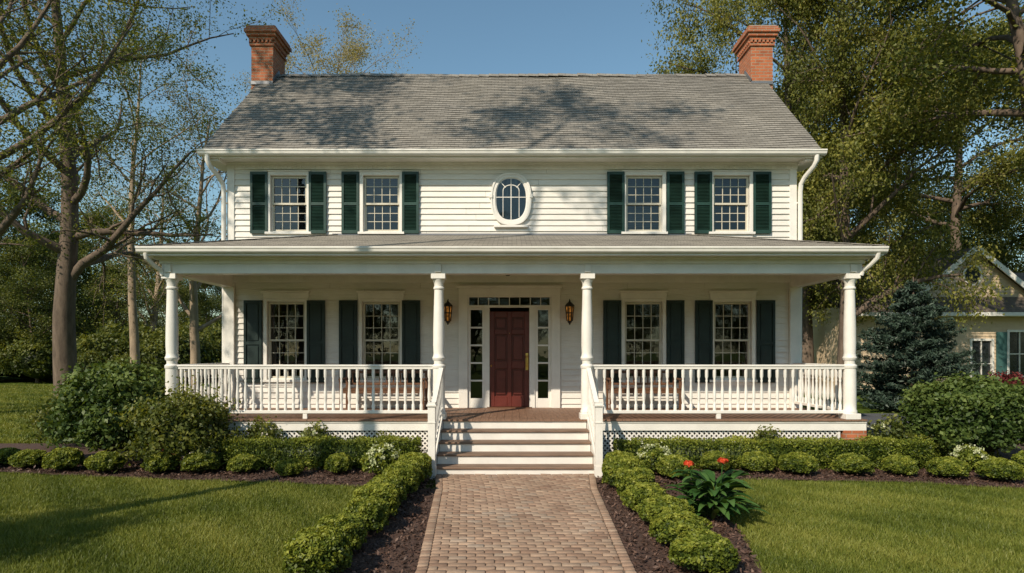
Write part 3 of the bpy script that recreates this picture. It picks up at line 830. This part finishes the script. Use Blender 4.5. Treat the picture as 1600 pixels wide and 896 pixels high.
for s in (-1, 1): b.box(min(s * 6.16, s * 6.195), max(s * 6.16, s * 6.195), -2.25, .0, .585, .749)
for x in (-1.24, 1.34):
    b.poly([(x - .03, -3.5, 0), (x - .03, -3.5, .2), (x - .03, -2.25, .86), (x - .03, -2.25, 0)])
    b.poly([(x + .03, -3.5, 0), (x + .03, -3.5, .2), (x + .03, -2.25, .86), (x + .03, -2.25, 0)])
    b.poly([(x - .03, -3.5, .2), (x + .03, -3.5, .2), (x + .03, -2.25, .86), (x - .03, -2.25, .86)])
    b.poly([(x - .03, -3.5, 0), (x + .03, -3.5, 0), (x + .03, -3.5, .2), (x - .03, -3.5, .2)])
    b.box(x - .055, x + .055, -3.58, -3.47, 0, 1.12); b.box(x - .075, x + .075, -3.60, -3.45, 1.12, 1.145)
    b.box(x - .06, x + .06, -3.585, -3.465, 1.145, 1.18); b.box(x - .065, x + .065, -3.59, -3.46, .0, .2); b.box(x - .063, x + .063, -3.588, -3.462, .86, .88)
    b.beam((x, -3.47, 1.05), (x, -2.28, 1.66), .075, .05); b.beam((x, -3.47, .36), (x, -2.28, .97), .05, .05)
    for k in range(1, 8):
        t = k / 8; y = -3.47 + 1.19 * t; zb = .385 + .61 * t
        b.lathe(x, y, [(.022, zb), (.022, zb + .1), (.014, zb + .13), (.027, zb + .25), (.014, zb + .42), (.02, zb + .5), (.022, zb + .52), (.022, zb + .645)], 8)
b.obj('stair_rails', M_TRIM, house)

b = B()
b.box(-6.12, 6.12, PY - .11, PY + .11, 3.33, 3.6)
for s in (-1, 1):
    b.box(min(s * 5.9, s * 6.12), max(s * 5.9, s * 6.12), PY + .11, 0, 3.33, 3.6)
b.box(-6.15, 6.15, PY - .14, PY - .11, 3.50, 3.6)
b.box(-6.30, 6.30, -2.56, 0, 3.61, 3.64)
b.box(-6.32, 6.32, -2.59, -2.56, 3.60, 3.73)
for s in (-1, 1): b.box(min(s * 6.30, s * 6.33), max(s * 6.30, s * 6.33), -2.56, 0, 3.60, 3.73)
b.box(-6.2, 6.2, PY - .2, PY - .11, 3.575, 3.609)
b.obj('porch_entablature', M_TRIM, house, bevel=.004)
b = B()
n = 30
for i in range(n):
    y0 = PY + .11 + (2.19 - .11) * i / n; b.box(-5.9, 5.9, y0 + .002, y0 + (2.08) / n - .003, 3.585, 3.609)
b.obj('porch_ceiling', M_CEIL, house)
v = []; f = []; uv = []
ex, ey, ez = 6.36, -2.62, 3.745; wxx, wz_ = 3.74, 4.44
nC2 = 25; LL = math.hypot(2.62, wz_ - ez)
for side in (0, -1, 1):
    for i in range(nC2):
        t0 = i / nC2; t1 = (i + 1) / nC2
        for tt0, tt1, h0, h1 in ((t0, t1, .012, .002), (t0, t0, 0, .012)):
            xa0 = ex - 2.62 * tt0; xa1 = ex - 2.62 * tt1
            if side == 0:
                q = [(-xa0, ey + 2.62 * tt0, ez + (wz_ - ez) * tt0 + h0), (xa0, ey + 2.62 * tt0, ez + (wz_ - ez) * tt0 + h0), (xa1, ey + 2.62 * tt1, ez + (wz_ - ez) * tt1 + h1), (-xa1, ey + 2.62 * tt1, ez + (wz_ - ez) * tt1 + h1)]
                u = [(-xa0, tt0 * LL), (xa0, tt0 * LL), (xa1, tt1 * LL), (-xa1, tt1 * LL)]
            else:
                q = [(side * xa0, ey + 2.62 * tt0, ez + (wz_ - ez) * tt0 + h0), (side * xa0, 0, ez + (wz_ - ez) * tt0 + h0), (side * xa1, 0, ez + (wz_ - ez) * tt1 + h1), (side * xa1, ey + 2.62 * tt1, ez + (wz_ - ez) * tt1 + h1)]
                u = [(q[0][1], tt0 * LL), (0, tt0 * LL), (0, tt1 * LL), (q[3][1], tt1 * LL)]
            k = len(v); v += q; f.append((k, k + 1, k + 2, k + 3)); uv += u
me = bpy.data.meshes.new('porch_roof'); me.from_pydata(v, [], f); ul = me.uv_layers.new(name='UVMap')
ul.data.foreach_set('uv', np.array(uv).ravel()); me.materials.append(M_SHINGLE); add_obj('porch_roof', me, parent=house)
b = B()
for s in (-1, 1): b.beam((s * ex, ey, ez + .012), (s * wxx, 0, wz_ + .012), .16, .012)
b.box(-6.36, 6.36, -2.64, -2.6, 3.732, 3.752)
b.obj('porch_roof_hips', M_SHINGLE, house)
b = B(); b.box(-3.8, 3.8, -.05, -.0, 4.43, 4.47); b.obj('roof_flashing', M_LEAD, house)

b = B()
zb, zt2 = .78, 3.33
prof = [(.115, zb + .1), (.12, zb + .12), (.118, zb + .15), (.105, zb + .17), (.108, zb + .3), (.104, zb + .88), (.118, zb + .90), (.118, zb + .94), (.085, zb + .97),
        (.088, zb + 1.02), (.112, zb + 1.05), (.116, zb + 1.08), (.10, zb + 1.11), (.095, zb + 1.16), (.102, zb + 1.3), (.100, zb + 1.6), (.083, zb + 2.2), (.082, zb + 2.27), (.098, zb + 2.29), (.098, zb + 2.31), (.083, zb + 2.33), (.083, zb + 2.39), (.1, zb + 2.42), (.118, zb + 2.46)]
COLX = [-6.0, -1.29, 1.325, 5.96]
for x in COLX: b.lathe(x, PY, prof, 24)
b.obj('porch_columns', M_TRIM, house, smooth=True)
b = B()
for x in COLX:
    b.box(x - .13, x + .13, PY - .13, PY + .13, zb + .001, zb + .1); b.box(x - .125, x + .125, PY - .125, PY + .125, zb + 2.46, 3.329)
    b.box(x - .055, x + .055, PY - .145, PY - .112, 3.35, 3.49)
for s in (-1, 1): b.box(min(s * 5.86, s * 6.06), max(s * 5.86, s * 6.06), -.1, -.042, .78, 3.33)
b.obj('column_plinths', M_TRIM, house, bevel=.004)
b = B(); bal = B()
def bprof(z0, z1, r=.03):
    h = z1 - z0
    return [(r * .95, z0), (r * .95, z0 + h * .14), (r * .55, z0 + h * .17), (r * .8, z0 + h * .24), (r * 1.08, z0 + h * .34), (r * .85, z0 + h * .48), (r * .5, z0 + h * .68), (r * .75, z0 + h * .72), (r * .5, z0 + h * .76), (r * .95, z0 + h * .82), (r * .95, z1)]
for x0, x1 in ((COLX[0] + .1, COLX[1] - .1), (COLX[2] + .1, COLX[3] - .1)):
    b.box(x0, x1, PY - .045, PY + .045, 1.70, 1.735); b.box(x0, x1, PY - .03, PY + .03, 1.655, 1.70)
    b.box(x0, x1, PY - .035, PY + .035, .875, .93)
    n = int((x1 - x0) / .138)
    for i in range(n):
        bal.lathe(x0 + (x1 - x0) * (i + .5) / n, PY, bprof(.93, 1.655), 8)
    b.box(x0 + (x1 - x0) * .5 - .04, x0 + (x1 - x0) * .5 + .04, PY - .03, PY + .03, .78, .875)
for x in (COLX[0], COLX[3]):
    b.box(x - .045, x + .045, PY + .1, -.1, 1.70, 1.735); b.box(x - .03, x + .03, PY + .1, -.1, 1.655, 1.70); b.box(x - .035, x + .035, PY + .1, -.1, .875, .93)
    for i in range(14): bal.lathe(x, PY + .16 + i * .145, bprof(.93, 1.655), 8)
b.obj('railings', M_TRIM, house, bevel=.006); bal.obj('balusters', M_TRIM, house, smooth=True)
b = B()
def lattice(x0, x1, z0, z1, y):
    h = z1 - z0; sp = .085
    for d in (1, -1):
        c = x0 - h
        while c < x1 + h:
            xa = c; xb = c + d * h; dx = xb - xa
            t0 = (x0 - xa) / dx; t1 = (x1 - xa) / dx
            if t0 > t1: t0, t1 = t1, t0
            lo, hi = max(0, t0), min(1, t1)
            if hi - lo > .03:
                yy = y + (.004 if d > 0 else -.004)
                b.beam((xa + dx * lo, yy, z0 + h * lo), (xa + dx * hi, yy, z0 + h * hi), .007, .026)
            c += sp
    b.box(x0, x1, y - .012, y + .012, z0 - .05, z0); b.box(x0 - .04, x0, y - .014, y + .014, z0 - .05, z1); b.box(x1, x1 + .04, y - .014, y + .014, z0 - .05, z1)
lattice(-5.76, -1.34, .1, .585, -2.24); lattice(1.44, 5.72, .1, .585, -2.24)
b.obj('lattice_skirt', M_TRIM, house)
b = B()
for x in (-6.0, 6.0):
    b.box(x - .20, x + .20, -2.29, -1.9, 0, .584)
b.obj('brick_piers', M_BRICK, house)
b = B(); b.box(-6.1, 6.1, -1.86, -1.8, 0, .7); b.obj('lattice_shade_panel', M_UNDERSHADE, house)  # dark panel behind the lattice, painting in the shade under the porch

def bench(x0, x1, y):
    e = empty('wooden_bench', ((x0 + x1) / 2, y, .78)); hw = (x1 - x0) / 2; b = B()
    for x in (-hw, hw):
        s = 1 if x < 0 else -1
        b.box(min(x, x + s * .055), max(x, x + s * .055), -.27, -.215, 0, .62); b.box(min(x, x + s * .055), max(x, x + s * .055), .2, .255, 0, .80)
        b.box(min(x - s * .01, x + s * .065), max(x - s * .01, x + s * .065), -.3, .2, .62, .65)
    for k in range(5): b.box(-hw + .01, hw - .01, -.27 + k * .095, -.195 + k * .095, .42, .445)
    b.box(-hw + .055, hw - .055, -.26, -.235, .35, .419); b.box(-hw + .055, hw - .055, .205, .235, .74, .80); b.box(-hw + .055, hw - .055, .206, .234, .50, .54)
    n = int(hw * 2 / .14)
    for k in range(1, n): x = -hw + 2 * hw * k / n; b.box(x - .014, x + .014, .212, .23, .54, .74)
    b.obj('bench_frame', M_WOOD, e, bevel=.004)
bench(-3.45, -1.75, -.5); bench(1.95, 3.4, -.5)

# ================================================================ SHRUBS
sh = [shrub_mesh('boxwood_shrub_mesh%d' % i, 10 + i, .27, .38, 6000, .036, L_BOX, .10, .8, topb=.28) for i in range(4)]
shw = [shrub_mesh('boxwood_clipped_mesh%d' % i, 20 + i, .235, .42, 6500, .036, L_BOX, .08, .8, topb=.28, sq=3.0) for i in range(4)]
def gp(px, py):
    d = 1.94 * 957 / (py - 552); return (px - 800) * d / 957, d - 13
cnt = 0
def put(px, py, sc=1.0):
    global cnt
    x, y = gp(px, py); cnt += 1
    add_obj('boxwood_shrub', sh[cnt % 4], (x, y + .08, .02), random.uniform(0, 6), (sc * random.uniform(.93, 1.07), sc * random.uniform(.93, 1.07), sc * random.uniform(.85, 1.05)))
for px, py, s in [(5, 732, .95), (42, 736, 1.0), (95, 741, 1.05), (160, 744, .95), (247, 744, .95), (310, 744, 1.0), (378, 744, .9), (450, 749, .8), (527, 745, .85),
                  (1120, 742, .9), (1055, 753, .95), (1185, 743, .95), (1250, 746, 1.0), (1337, 747, 1.0), (1412, 748, .9), (1487, 752, 1.0), (1568, 757, 1.05), (1530, 738, .9), (1622, 746, 1)]:
    put(px, py, s)
for i, y in enumerate([-3.85, -4.32, -4.82, -5.36, -5.92, -6.5, -7.12, -7.78]):
    cnt += 1; sx = random.uniform(.92, 1.14)
    add_obj('boxwood_shrub', shw[cnt % 4], (-1.48 - .022 * i + random.uniform(-.04, .04), y, .02), random.choice([0, 1, 2, 3]) * math.pi / 2 + random.uniform(-.12, .12), (sx, sx, random.uniform(.85, 1.05)))
for i, y in enumerate([-3.9, -4.42, -5.0, -5.62, -6.25, -6.92, -7.65]):
    cnt += 1; sx = random.uniform(.95, 1.18)
    add_obj('boxwood_shrub', (shw if i < 3 else sh)[cnt % 4], (1.60 + random.uniform(-.05, .05) + .02 * i, y, .02), random.uniform(0, 6), (sx, sx, random.uniform(.88, 1.15)))
add_obj('clipped_hedge', hedge_mesh('clipped_hedge', 31, -4.85, -1.55, -3.0, -2.5, .50, 3800, .038, L_BOX))
add_obj('clipped_hedge', hedge_mesh('clipped_hedge', 32, 1.75, 6.9, -3.0, -2.5, .48, 3800, .038, L_BOX))
add_obj('clipped_hedge', hedge_mesh('clipped_hedge', 33, 6.4, 8.6, -2.2, -1.7, .45, 2600, .04, L_BOX))
big = shrub_mesh('rhododendron_shrub', 41, .98, 1.66, 15000, .085, L_SHRUB, .2, .74, None, 0, .05, topb=.25)
add_obj('rhododendron_shrub', big, (-7.0, -2.0, 0))
med = shrub_mesh('leafy_shrub', 42, .68, 1.15, 8000, .07, L_LEFT, .25, .5, None, 0, .14)
add_obj('leafy_shrub', med, (-5.5, -2.75, 0))
add_obj('rhododendron_shrub', big, (8.3, -1.9, 0), 2, (1.0, 1, .86))
add_obj('leafy_shrub', med, (-8.9, -.4, 0), 2, .9)
fl = shrub_mesh('hydrangea_shrub', 43, .27, .5, 2600, .05, L_BOX, .15, .75, L_FLOWER, 22)
for px, py, s in ((597, 750, 1.0), (1022, 746, .95), (1515, 738, .8)):
    x, y = gp(px, py); add_obj('hydrangea_shrub', fl, (x, y, .02), px, s)
sm = shrub_mesh('perennial_plant', 44, .3, .75, 900, .07, L_LEFT, .3, .2, L_FLOWER, 4, .12)
for x, y, s in ((-4.3, -2.42, 1), (-3.4, -2.42, .9), (-2.2, -2.42, .7), (4.4, -2.42, .8), (6.7, -2.1, 1), (-5.0, -3.1, .6)):
    add_obj('perennial_plant', sm, (x, y, 0), x * 3, s)

rng = np.random.default_rng(77)
V = []; F = []; T = []; MI = []; off = 0
def bladeleaf(p0, az, L, Wd, rise, tint):
    global off
    k = 7
    for i in range(k + 1):
        t = i / k; r = L * t; z = p0[2] + rise * math.sin(t * 2.3) * L
        w = Wd * math.sin(math.pi * (t * .92 + .06)) ** .8 * .5
        cx, cy = p0[0] + math.cos(az) * r, p0[1] + math.sin(az) * r
        px_, py_ = -math.sin(az), math.cos(az)
        V.append((cx - px_ * w, cy - py_ * w, z + w * .35)); V.append((cx, cy, z)); V.append((cx + px_ * w, cy + py_ * w, z + w * .35)); T.extend([tint * .8, tint * 1.2, tint * .8])
        if i:
            a = off + 3 * (i - 1); F.append((a, a + 1, a + 4, a + 3)); F.append((a + 1, a + 2, a + 5, a + 4)); MI.extend([0, 0])
    off += 3 * (k + 1)
for i in range(130):
    h = rng.uniform(.02, .40); az = rng.uniform(0, 6.28); rr = rng.uniform(0, .18)
    bladeleaf((math.cos(az) * rr, math.sin(az) * rr, h), az + rng.normal(0, .4), rng.uniform(.22, .42) * (1.15 - h * .9), rng.uniform(.07, .12), rng.uniform(.15, .42), rng.uniform(.2, .9))
for (fx, fz, fy) in ((-.27, .60, -.05), (.10, .62, .0)):
    bb = B(); bb.tube([(fx * .3, fy, .1), (fx * .8, fy, .4), (fx, fy, fz)], .007, 4)
    vv = np.array(bb.v); ff = [q for q in bb.f if len(q) == 4][:-2]
    V.extend(map(tuple, vv)); F.extend([tuple(np.array(q) + off) for q in ff]); T.extend([.4] * len(vv)); MI.extend([0] * len(ff)); off += len(vv)
    nn_ = unit(rng.normal(size=(90, 3))); nn_[:, 2] = abs(nn_[:, 2]); C = np.array([fx, fy, fz]) + nn_ * .038 * np.array([1.2, 1.2, .7])
    lv, lf, lt = leaves(rng, C, .045, nn_, .6, .7)
    V.extend(map(tuple, lv)); F.extend([tuple(q + off) for q in lf]); T.extend(lt); MI.extend([1] * len(lf)); off += len(lv)
add_obj('peony_plant', quads_mesh('peony_plant', V, F, [L_HOSTA, L_RED], MI, T), (2.3, -6.0, .02), 0, 1.1)

# ================================================================ SPRUCE
def spruce(name, seed, H, Rr):
    rng = np.random.default_rng(seed); C = []; Tn = []; tub = B()
    tub.lathe(0, 0, [(.11, 0), (.02, H)], 7)
    for i in range(300):
        t = (i / 300) ** 1.1; z = .1 + t * (H - .25); L = Rr * (1 - t ** 1.7) ** .75 * rng.uniform(.62, 1.15) + .08
        az = rng.uniform(0, 6.28); m = int(75 * L + 12)
        s = rng.uniform(.15, 1, m) ** .7; side = rng.normal(0, 1, m) * .17 * (1.1 - s) * L + rng.normal(0, .03, m)
        c = np.c_[np.cos(az) * s * L - np.sin(az) * side, np.sin(az) * s * L + np.cos(az) * side, z - s * L * .14 + s ** 3 * L * .16 + rng.normal(0, .035, m)]
        C.append(c); Tn.append(np.clip(.2 + s * .45 + rng.normal(0, .15, m), 0, 1))
    C = np.concatenate(C); Tn = np.concatenate(Tn); C[:, 2] = np.maximum(C[:, 2], .03)
    lv, lf, lt = leaves(rng, C, .16, None, .4, .3, Tn)
    fq = [q for q in tub.f if len(q) == 4]
    V, F, T, MI = combine([(lv, lf, lt, 0), (np.array(tub.v), np.array(fq), .5, 1)])
    return quads_mesh(name, V, F, [L_SPRUCE, M_BARK], MI, T)
add_obj('spruce_tree', spruce('spruce_tree', 5, 4.5, 2.0), (13.5, 7.6, 0))

# ================================================================ TREES
t_left = tree_mesh('oak_tree', 101, 25, .48, .22, 7.5, 26, 7, 5, 52, .12, L_LEFT, M_BARK, .38, .55, wob=.035)
t_left2 = tree_mesh('maple_tree', 102, 22, .26, .32, 5.0, 16, 6, 5, 42, .12, L_LEFT, M_BARK2, .35, .6, wob=.03)
t_bare = tree_mesh('bare_tree', 103, 15, .26, .22, 5.0, 16, 7, 6, 7, .10, L_PALE, M_BARK2, .25, .75)
t_pale = tree_mesh('budding_tree', 104, 27, .3, .45, 6.5, 24, 8, 6, 22, .13, L_PALE, M_BARK2, .32, .7)
t_r1 = tree_mesh('shade_tree', 105, 23, .5, .27, 7.2, 24, 8, 6, 95, .155, L_RIGHT, M_BARK, .40, .35, droop=.04)
t_r2 = tree_mesh('shade_tree_b', 106, 21, .42, .18, 6.0, 24, 8, 6, 90, .15, L_RIGHT, M_BARK, .40, .4, droop=.04)
t_r3 = tree_mesh('shade_tree_c', 108, 22, .45, .46, 6.5, 22, 8, 6, 95, .15, L_RIGHT, M_BARK, .40, .35, droop=.02)
t_w = tree_mesh('woodland_tree', 107, 17, .25, .12, 5.2, 18, 7, 5, 55, .21, L_WOOD, M_BARK, .5, .4)
def pos(px, d): return ((px - 800) * d / 957, d - 13, 0)
add_obj('oak_tree', t_left, pos(105, 27), 0.4)
add_obj('oak_tree', t_left, pos(-80, 18.5), 2.6, .8)
add_obj('maple_tree', t_left2, pos(212, 33), 1.0)
add_obj('bare_tree', t_bare, pos(303, 30), .5)
add_obj('bare_tree', t_bare, pos(235, 44), 2.5, 1.15)
add_obj('budding_tree', t_pale, pos(450, 46), 0, 1.05)
add_obj('shade_tree', t_r2, pos(1052, 37), .3, .92)
add_obj('shade_tree', t_r1, pos(1262, 30), 1.7, (.75, .75, 1.05))
add_obj('shade_tree', t_r2, pos(1318, 26), 4.0, (.68, .7, 1.0))
add_obj('shade_tree', t_r3, pos(1650, 20.5), 3.0, 1.0)
add_obj('shade_tree', t_r3, pos(1500, 40), 1.0, 1.15)
add_obj('shade_tree', t_r2, pos(1190, 42), 5.0, .95)
shade = tree_mesh('tall_ash_tree', 109, 20, .3, .66, 4.4, 16, 6, 5, 28, .18, L_LEFT, M_BARK, .35, .5)
add_obj('ash_tree', shade, (-11.4, -7.2, 0), .7)
shade2 = tree_mesh('slim_ash_tree', 111, 22.5, .17, .82, 2.4, 9, 5, 4, 14, .17, L_LEFT, M_BARK, .3, .4)
add_obj('ash_tree', shade2, (-7.8, -9.2, 0), 1.7)
crab = tree_mesh('crabapple_tree', 110, 6.2, .12, .6, 1.3, 9, 5, 4, 30, .10, L_LEFT, M_BARK, .18, .5)
add_obj('crabapple_tree', crab, (-9.3, -11.6, 0), .7)

wood = empty('woodland')
rb = random.Random(9)
for px, d, s in [(-80, 46, 1.0), (20, 50, .95), (140, 56, .9), (60, 40, .55), (180, 44, .5), (260, 52, .62), (330, 50, .5), (400, 58, .6), (-160, 38, .8), (130, 70, .9), (310, 75, .8),
                 (1100, 60, .7), (1250, 48, .9), (1380, 48, .9), (1500, 52, .95), (1620, 50, 1.0), (1750, 40, 1.0), (600, 70, .6), (900, 72, .6)]:
    add_obj('woodland_tree', t_w, pos(px, d), rb.uniform(0, 6), s, wood)
for i in range(26):
    x = -75 + i * 6 + rb.uniform(-2, 2); add_obj('woodland_tree', t_w, (x, -56 - rb.uniform(0, 12), 0), rb.uniform(0, 6), rb.uniform(.7, 1.0), wood)  # unseen rows behind the camera, added for the windows to reflect
for i in range(14):
    add_obj('woodland_tree', t_w, (-52 - rb.uniform(0, 15), -35 + i * 7, 0), rb.uniform(0, 6), rb.uniform(.7, 1.0), wood)
    add_obj('woodland_tree', t_w, (46 + rb.uniform(0, 15), -35 + i * 7, 0), rb.uniform(0, 6), rb.uniform(.8, 1.1), wood)
bushm = shrub_mesh('undergrowth_bush', 61, 2.0, 3.2, 6500, .21, L_WOOD, .22, .78, None, 0, .1, topb=.3)
for i in range(46):
    px = -120 + i * 11 + rb.uniform(-8, 8); d = rb.uniform(37, 50)
    add_obj('undergrowth_bush', bushm, pos(px, d), rb.uniform(0, 6), rb.uniform(.5, 1.15), wood)
for i in range(20):
    px = 1200 + i * 28; d = rb.uniform(42, 48)
    add_obj('undergrowth_bush', bushm, pos(px, d), rb.uniform(0, 6), rb.uniform(.8, 1.5), wood)
for i in range(60):
    x = -90 + i * 3; add_obj('undergrowth_bush', bushm, (x, 62 + rb.uniform(-5, 5), 0), rb.uniform(0, 6), rb.uniform(1, 1.8), wood)

# ================================================================ NEIGHBOUR HOUSE
nb = empty('neighbour_house')
b = B(); NY = 15.0
ndw = [(21.0, 21.9, .4, 2.5), (22.7, 23.7, .9, 2.9), (26.5, 27.6, .9, 2.9)]
laps(b, 15.2, 34, .3, 3.7, .15, .025, ndw, NY)
z = 4.1
while z < 6.6:
    hw = (6.7 - z) * 1.25; hw2 = (6.7 - z - .15) * 1.25
    if hw2 > 0: b.poly([(21.0 - hw, NY - .045, z), (21.0 + hw, NY - .045, z), (21.0 + hw2, NY - .02, z + .15), (21.0 - hw2, NY - .02, z + .15)])
    z += .15
b.poly([(15.2, NY, .0), (15.2, NY + 8, .0), (15.2, NY + 8, 4.1), (15.2, NY, 4.1)])
b.obj('tan_walls', M_TAN, nb)
b = B()
b.poly([(14.9, NY - .0, 4.0), (34.4, NY - .0, 4.0), (34.4, NY + 4.5, 6.2), (14.9, NY + 4.5, 6.2)])
b.poly([(34.4, NY + 9, 4.0), (14.9, NY + 9, 4.0), (14.9, NY + 4.5, 6.2), (34.4, NY + 4.5, 6.2)])
b.poly([(17.4, NY - .35, 3.85), (21.0, NY - .35, 6.78), (21.0, NY + 4.5, 6.78), (17.4, NY + 4.5, 3.85)])
b.poly([(24.6, NY - .35, 3.85), (21.0, NY - .35, 6.78), (21.0, NY + 4.5, 6.78), (24.6, NY + 4.5, 3.85)])
b.poly([(15.1, NY - .7, 3.75), (34, NY - .7, 3.75), (34, NY - .05, 4.5), (15.1, NY - .05, 4.5)])
b.obj('brown_roof', M_SHINGLE2, nb)
b = B()
b.beam((17.4, NY - .37, 3.78), (21.0, NY - .37, 6.71), .05, .22); b.beam((24.6, NY - .37, 3.78), (21.0, NY - .37, 6.71), .05, .22)
b.box(15.05, 34, NY - .75, NY - .68, 3.6, 3.76); b.box(15.2, 15.4, NY - .05, NY, .3, 3.6); b.box(15.1, 34, NY - .68, NY - .0, 3.6, 3.64)
for x0, x1, z0, z1 in ndw:
    b.box(x0 - .1, x0, NY - .06, NY + .05, z0, z1 + .1); b.box(x1, x1 + .1, NY - .06, NY + .05, z0, z1 + .1); b.box(x0, x1, NY - .059, NY + .05, z1, z1 + .1); b.box(x0 - .12, x1 + .12, NY - .08, NY + .05, z0 - .08, z0)
    b.box((x0 + x1) / 2 - .02, (x0 + x1) / 2 + .02, NY - .02, NY + .03, z0, z1); b.box(x0, x1, NY - .019, NY + .03, (z0 + z1) / 2 - .02, (z0 + z1) / 2 + .02)
pr = [(21.0 + .40 * math.cos(a), NY - .075, 5.5 + .44 * math.sin(a)) for a in np.linspace(0, 2 * math.pi, 25)]
for a, c in zip(pr[:-1], pr[1:]): b.beam(a, c, .08, .04, up=(0, 1, 0))
b.obj('trim', M_TRIM, nb)
b = B()
for x0, x1, z0, z1 in ndw[1:]:
    b.box(x0 - .6, x0 - .12, NY - .07, NY - .03, z0, z1); b.box(x1 + .12, x1 + .6, NY - .07, NY - .03, z0, z1)
b.obj('teal_shutters', simple('teal_paint', (.05, .12, .11), .5), nb)
b = B(); 
pts = [(21.0 + .36 * math.cos(a), NY - .06, 5.5 + .40 * math.sin(a)) for a in np.linspace(0, 2 * math.pi, 24, endpoint=False)]
b.poly(pts)
for x0, x1, z0, z1 in ndw: b.poly([(x0, NY + .04, z0), (x1, NY + .04, z0), (x1, NY + .04, z1), (x0, NY + .04, z1)])
b.obj('dark_windows', simple('dark_glass', (.02, .025, .03), .08, .1, spec=.8), nb)
x, y, _ = pos(1578, 20)
add_obj('burgundy_shrub', shrub_mesh('burgundy_shrub', 71, .6, 1.2, 3500, .1, L_BURG, .25, .6, None, 0, .1), (x, y, 0))

# ================================================================ LIGHT, SKY, CAMERA
EL, AZ = 38, 36
dvec = Vector((math.sin(R(AZ)) * math.cos(R(EL)), math.cos(R(AZ)) * math.cos(R(EL)), -math.sin(R(EL))))
sun = bpy.data.lights.new('sun', 'SUN'); sun.energy = 4.9; sun.angle = R(.5); sun.color = (1, .89, .73)
so = bpy.data.objects.new('sun', sun); so.rotation_euler = dvec.to_track_quat('-Z', 'Y').to_euler(); so.location = (-20, -30, 30); COL.objects.link(so)
w = bpy.data.worlds.new('World'); scene.world = w; w.use_nodes = True
nt = w.node_tree; bg = nt.nodes['Background']
sky = nt.nodes.new('ShaderNodeTexSky'); sky.sky_type = 'NISHITA'; sky.sun_disc = False
sky.sun_elevation = R(EL); sky.sun_rotation = R(180 + AZ); sky.air_density = 1.15; sky.dust_density = .5; sky.ozone_density = 1.5
nt.links.new(mixc(nt, 1.0, sky.outputs[0], (.92, 1.07, 1.0), 'MULTIPLY'), bg.inputs[0]); bg.inputs[1].default_value = .13

cam = bpy.data.cameras.new('camera'); co = bpy.data.objects.new('camera', cam); COL.objects.link(co)
co.location = (0, -13, 1.94); co.rotation_euler = (R(90), 0, 0)
cam.sensor_width = 36; cam.lens = 957 / 1600 * 36; cam.shift_y = 104 / 1600; cam.clip_end = 3000; cam.clip_start = .1
scene.camera = co
scene.view_settings.view_transform = 'Standard'; scene.view_settings.look = 'None'; scene.view_settings.exposure = 0
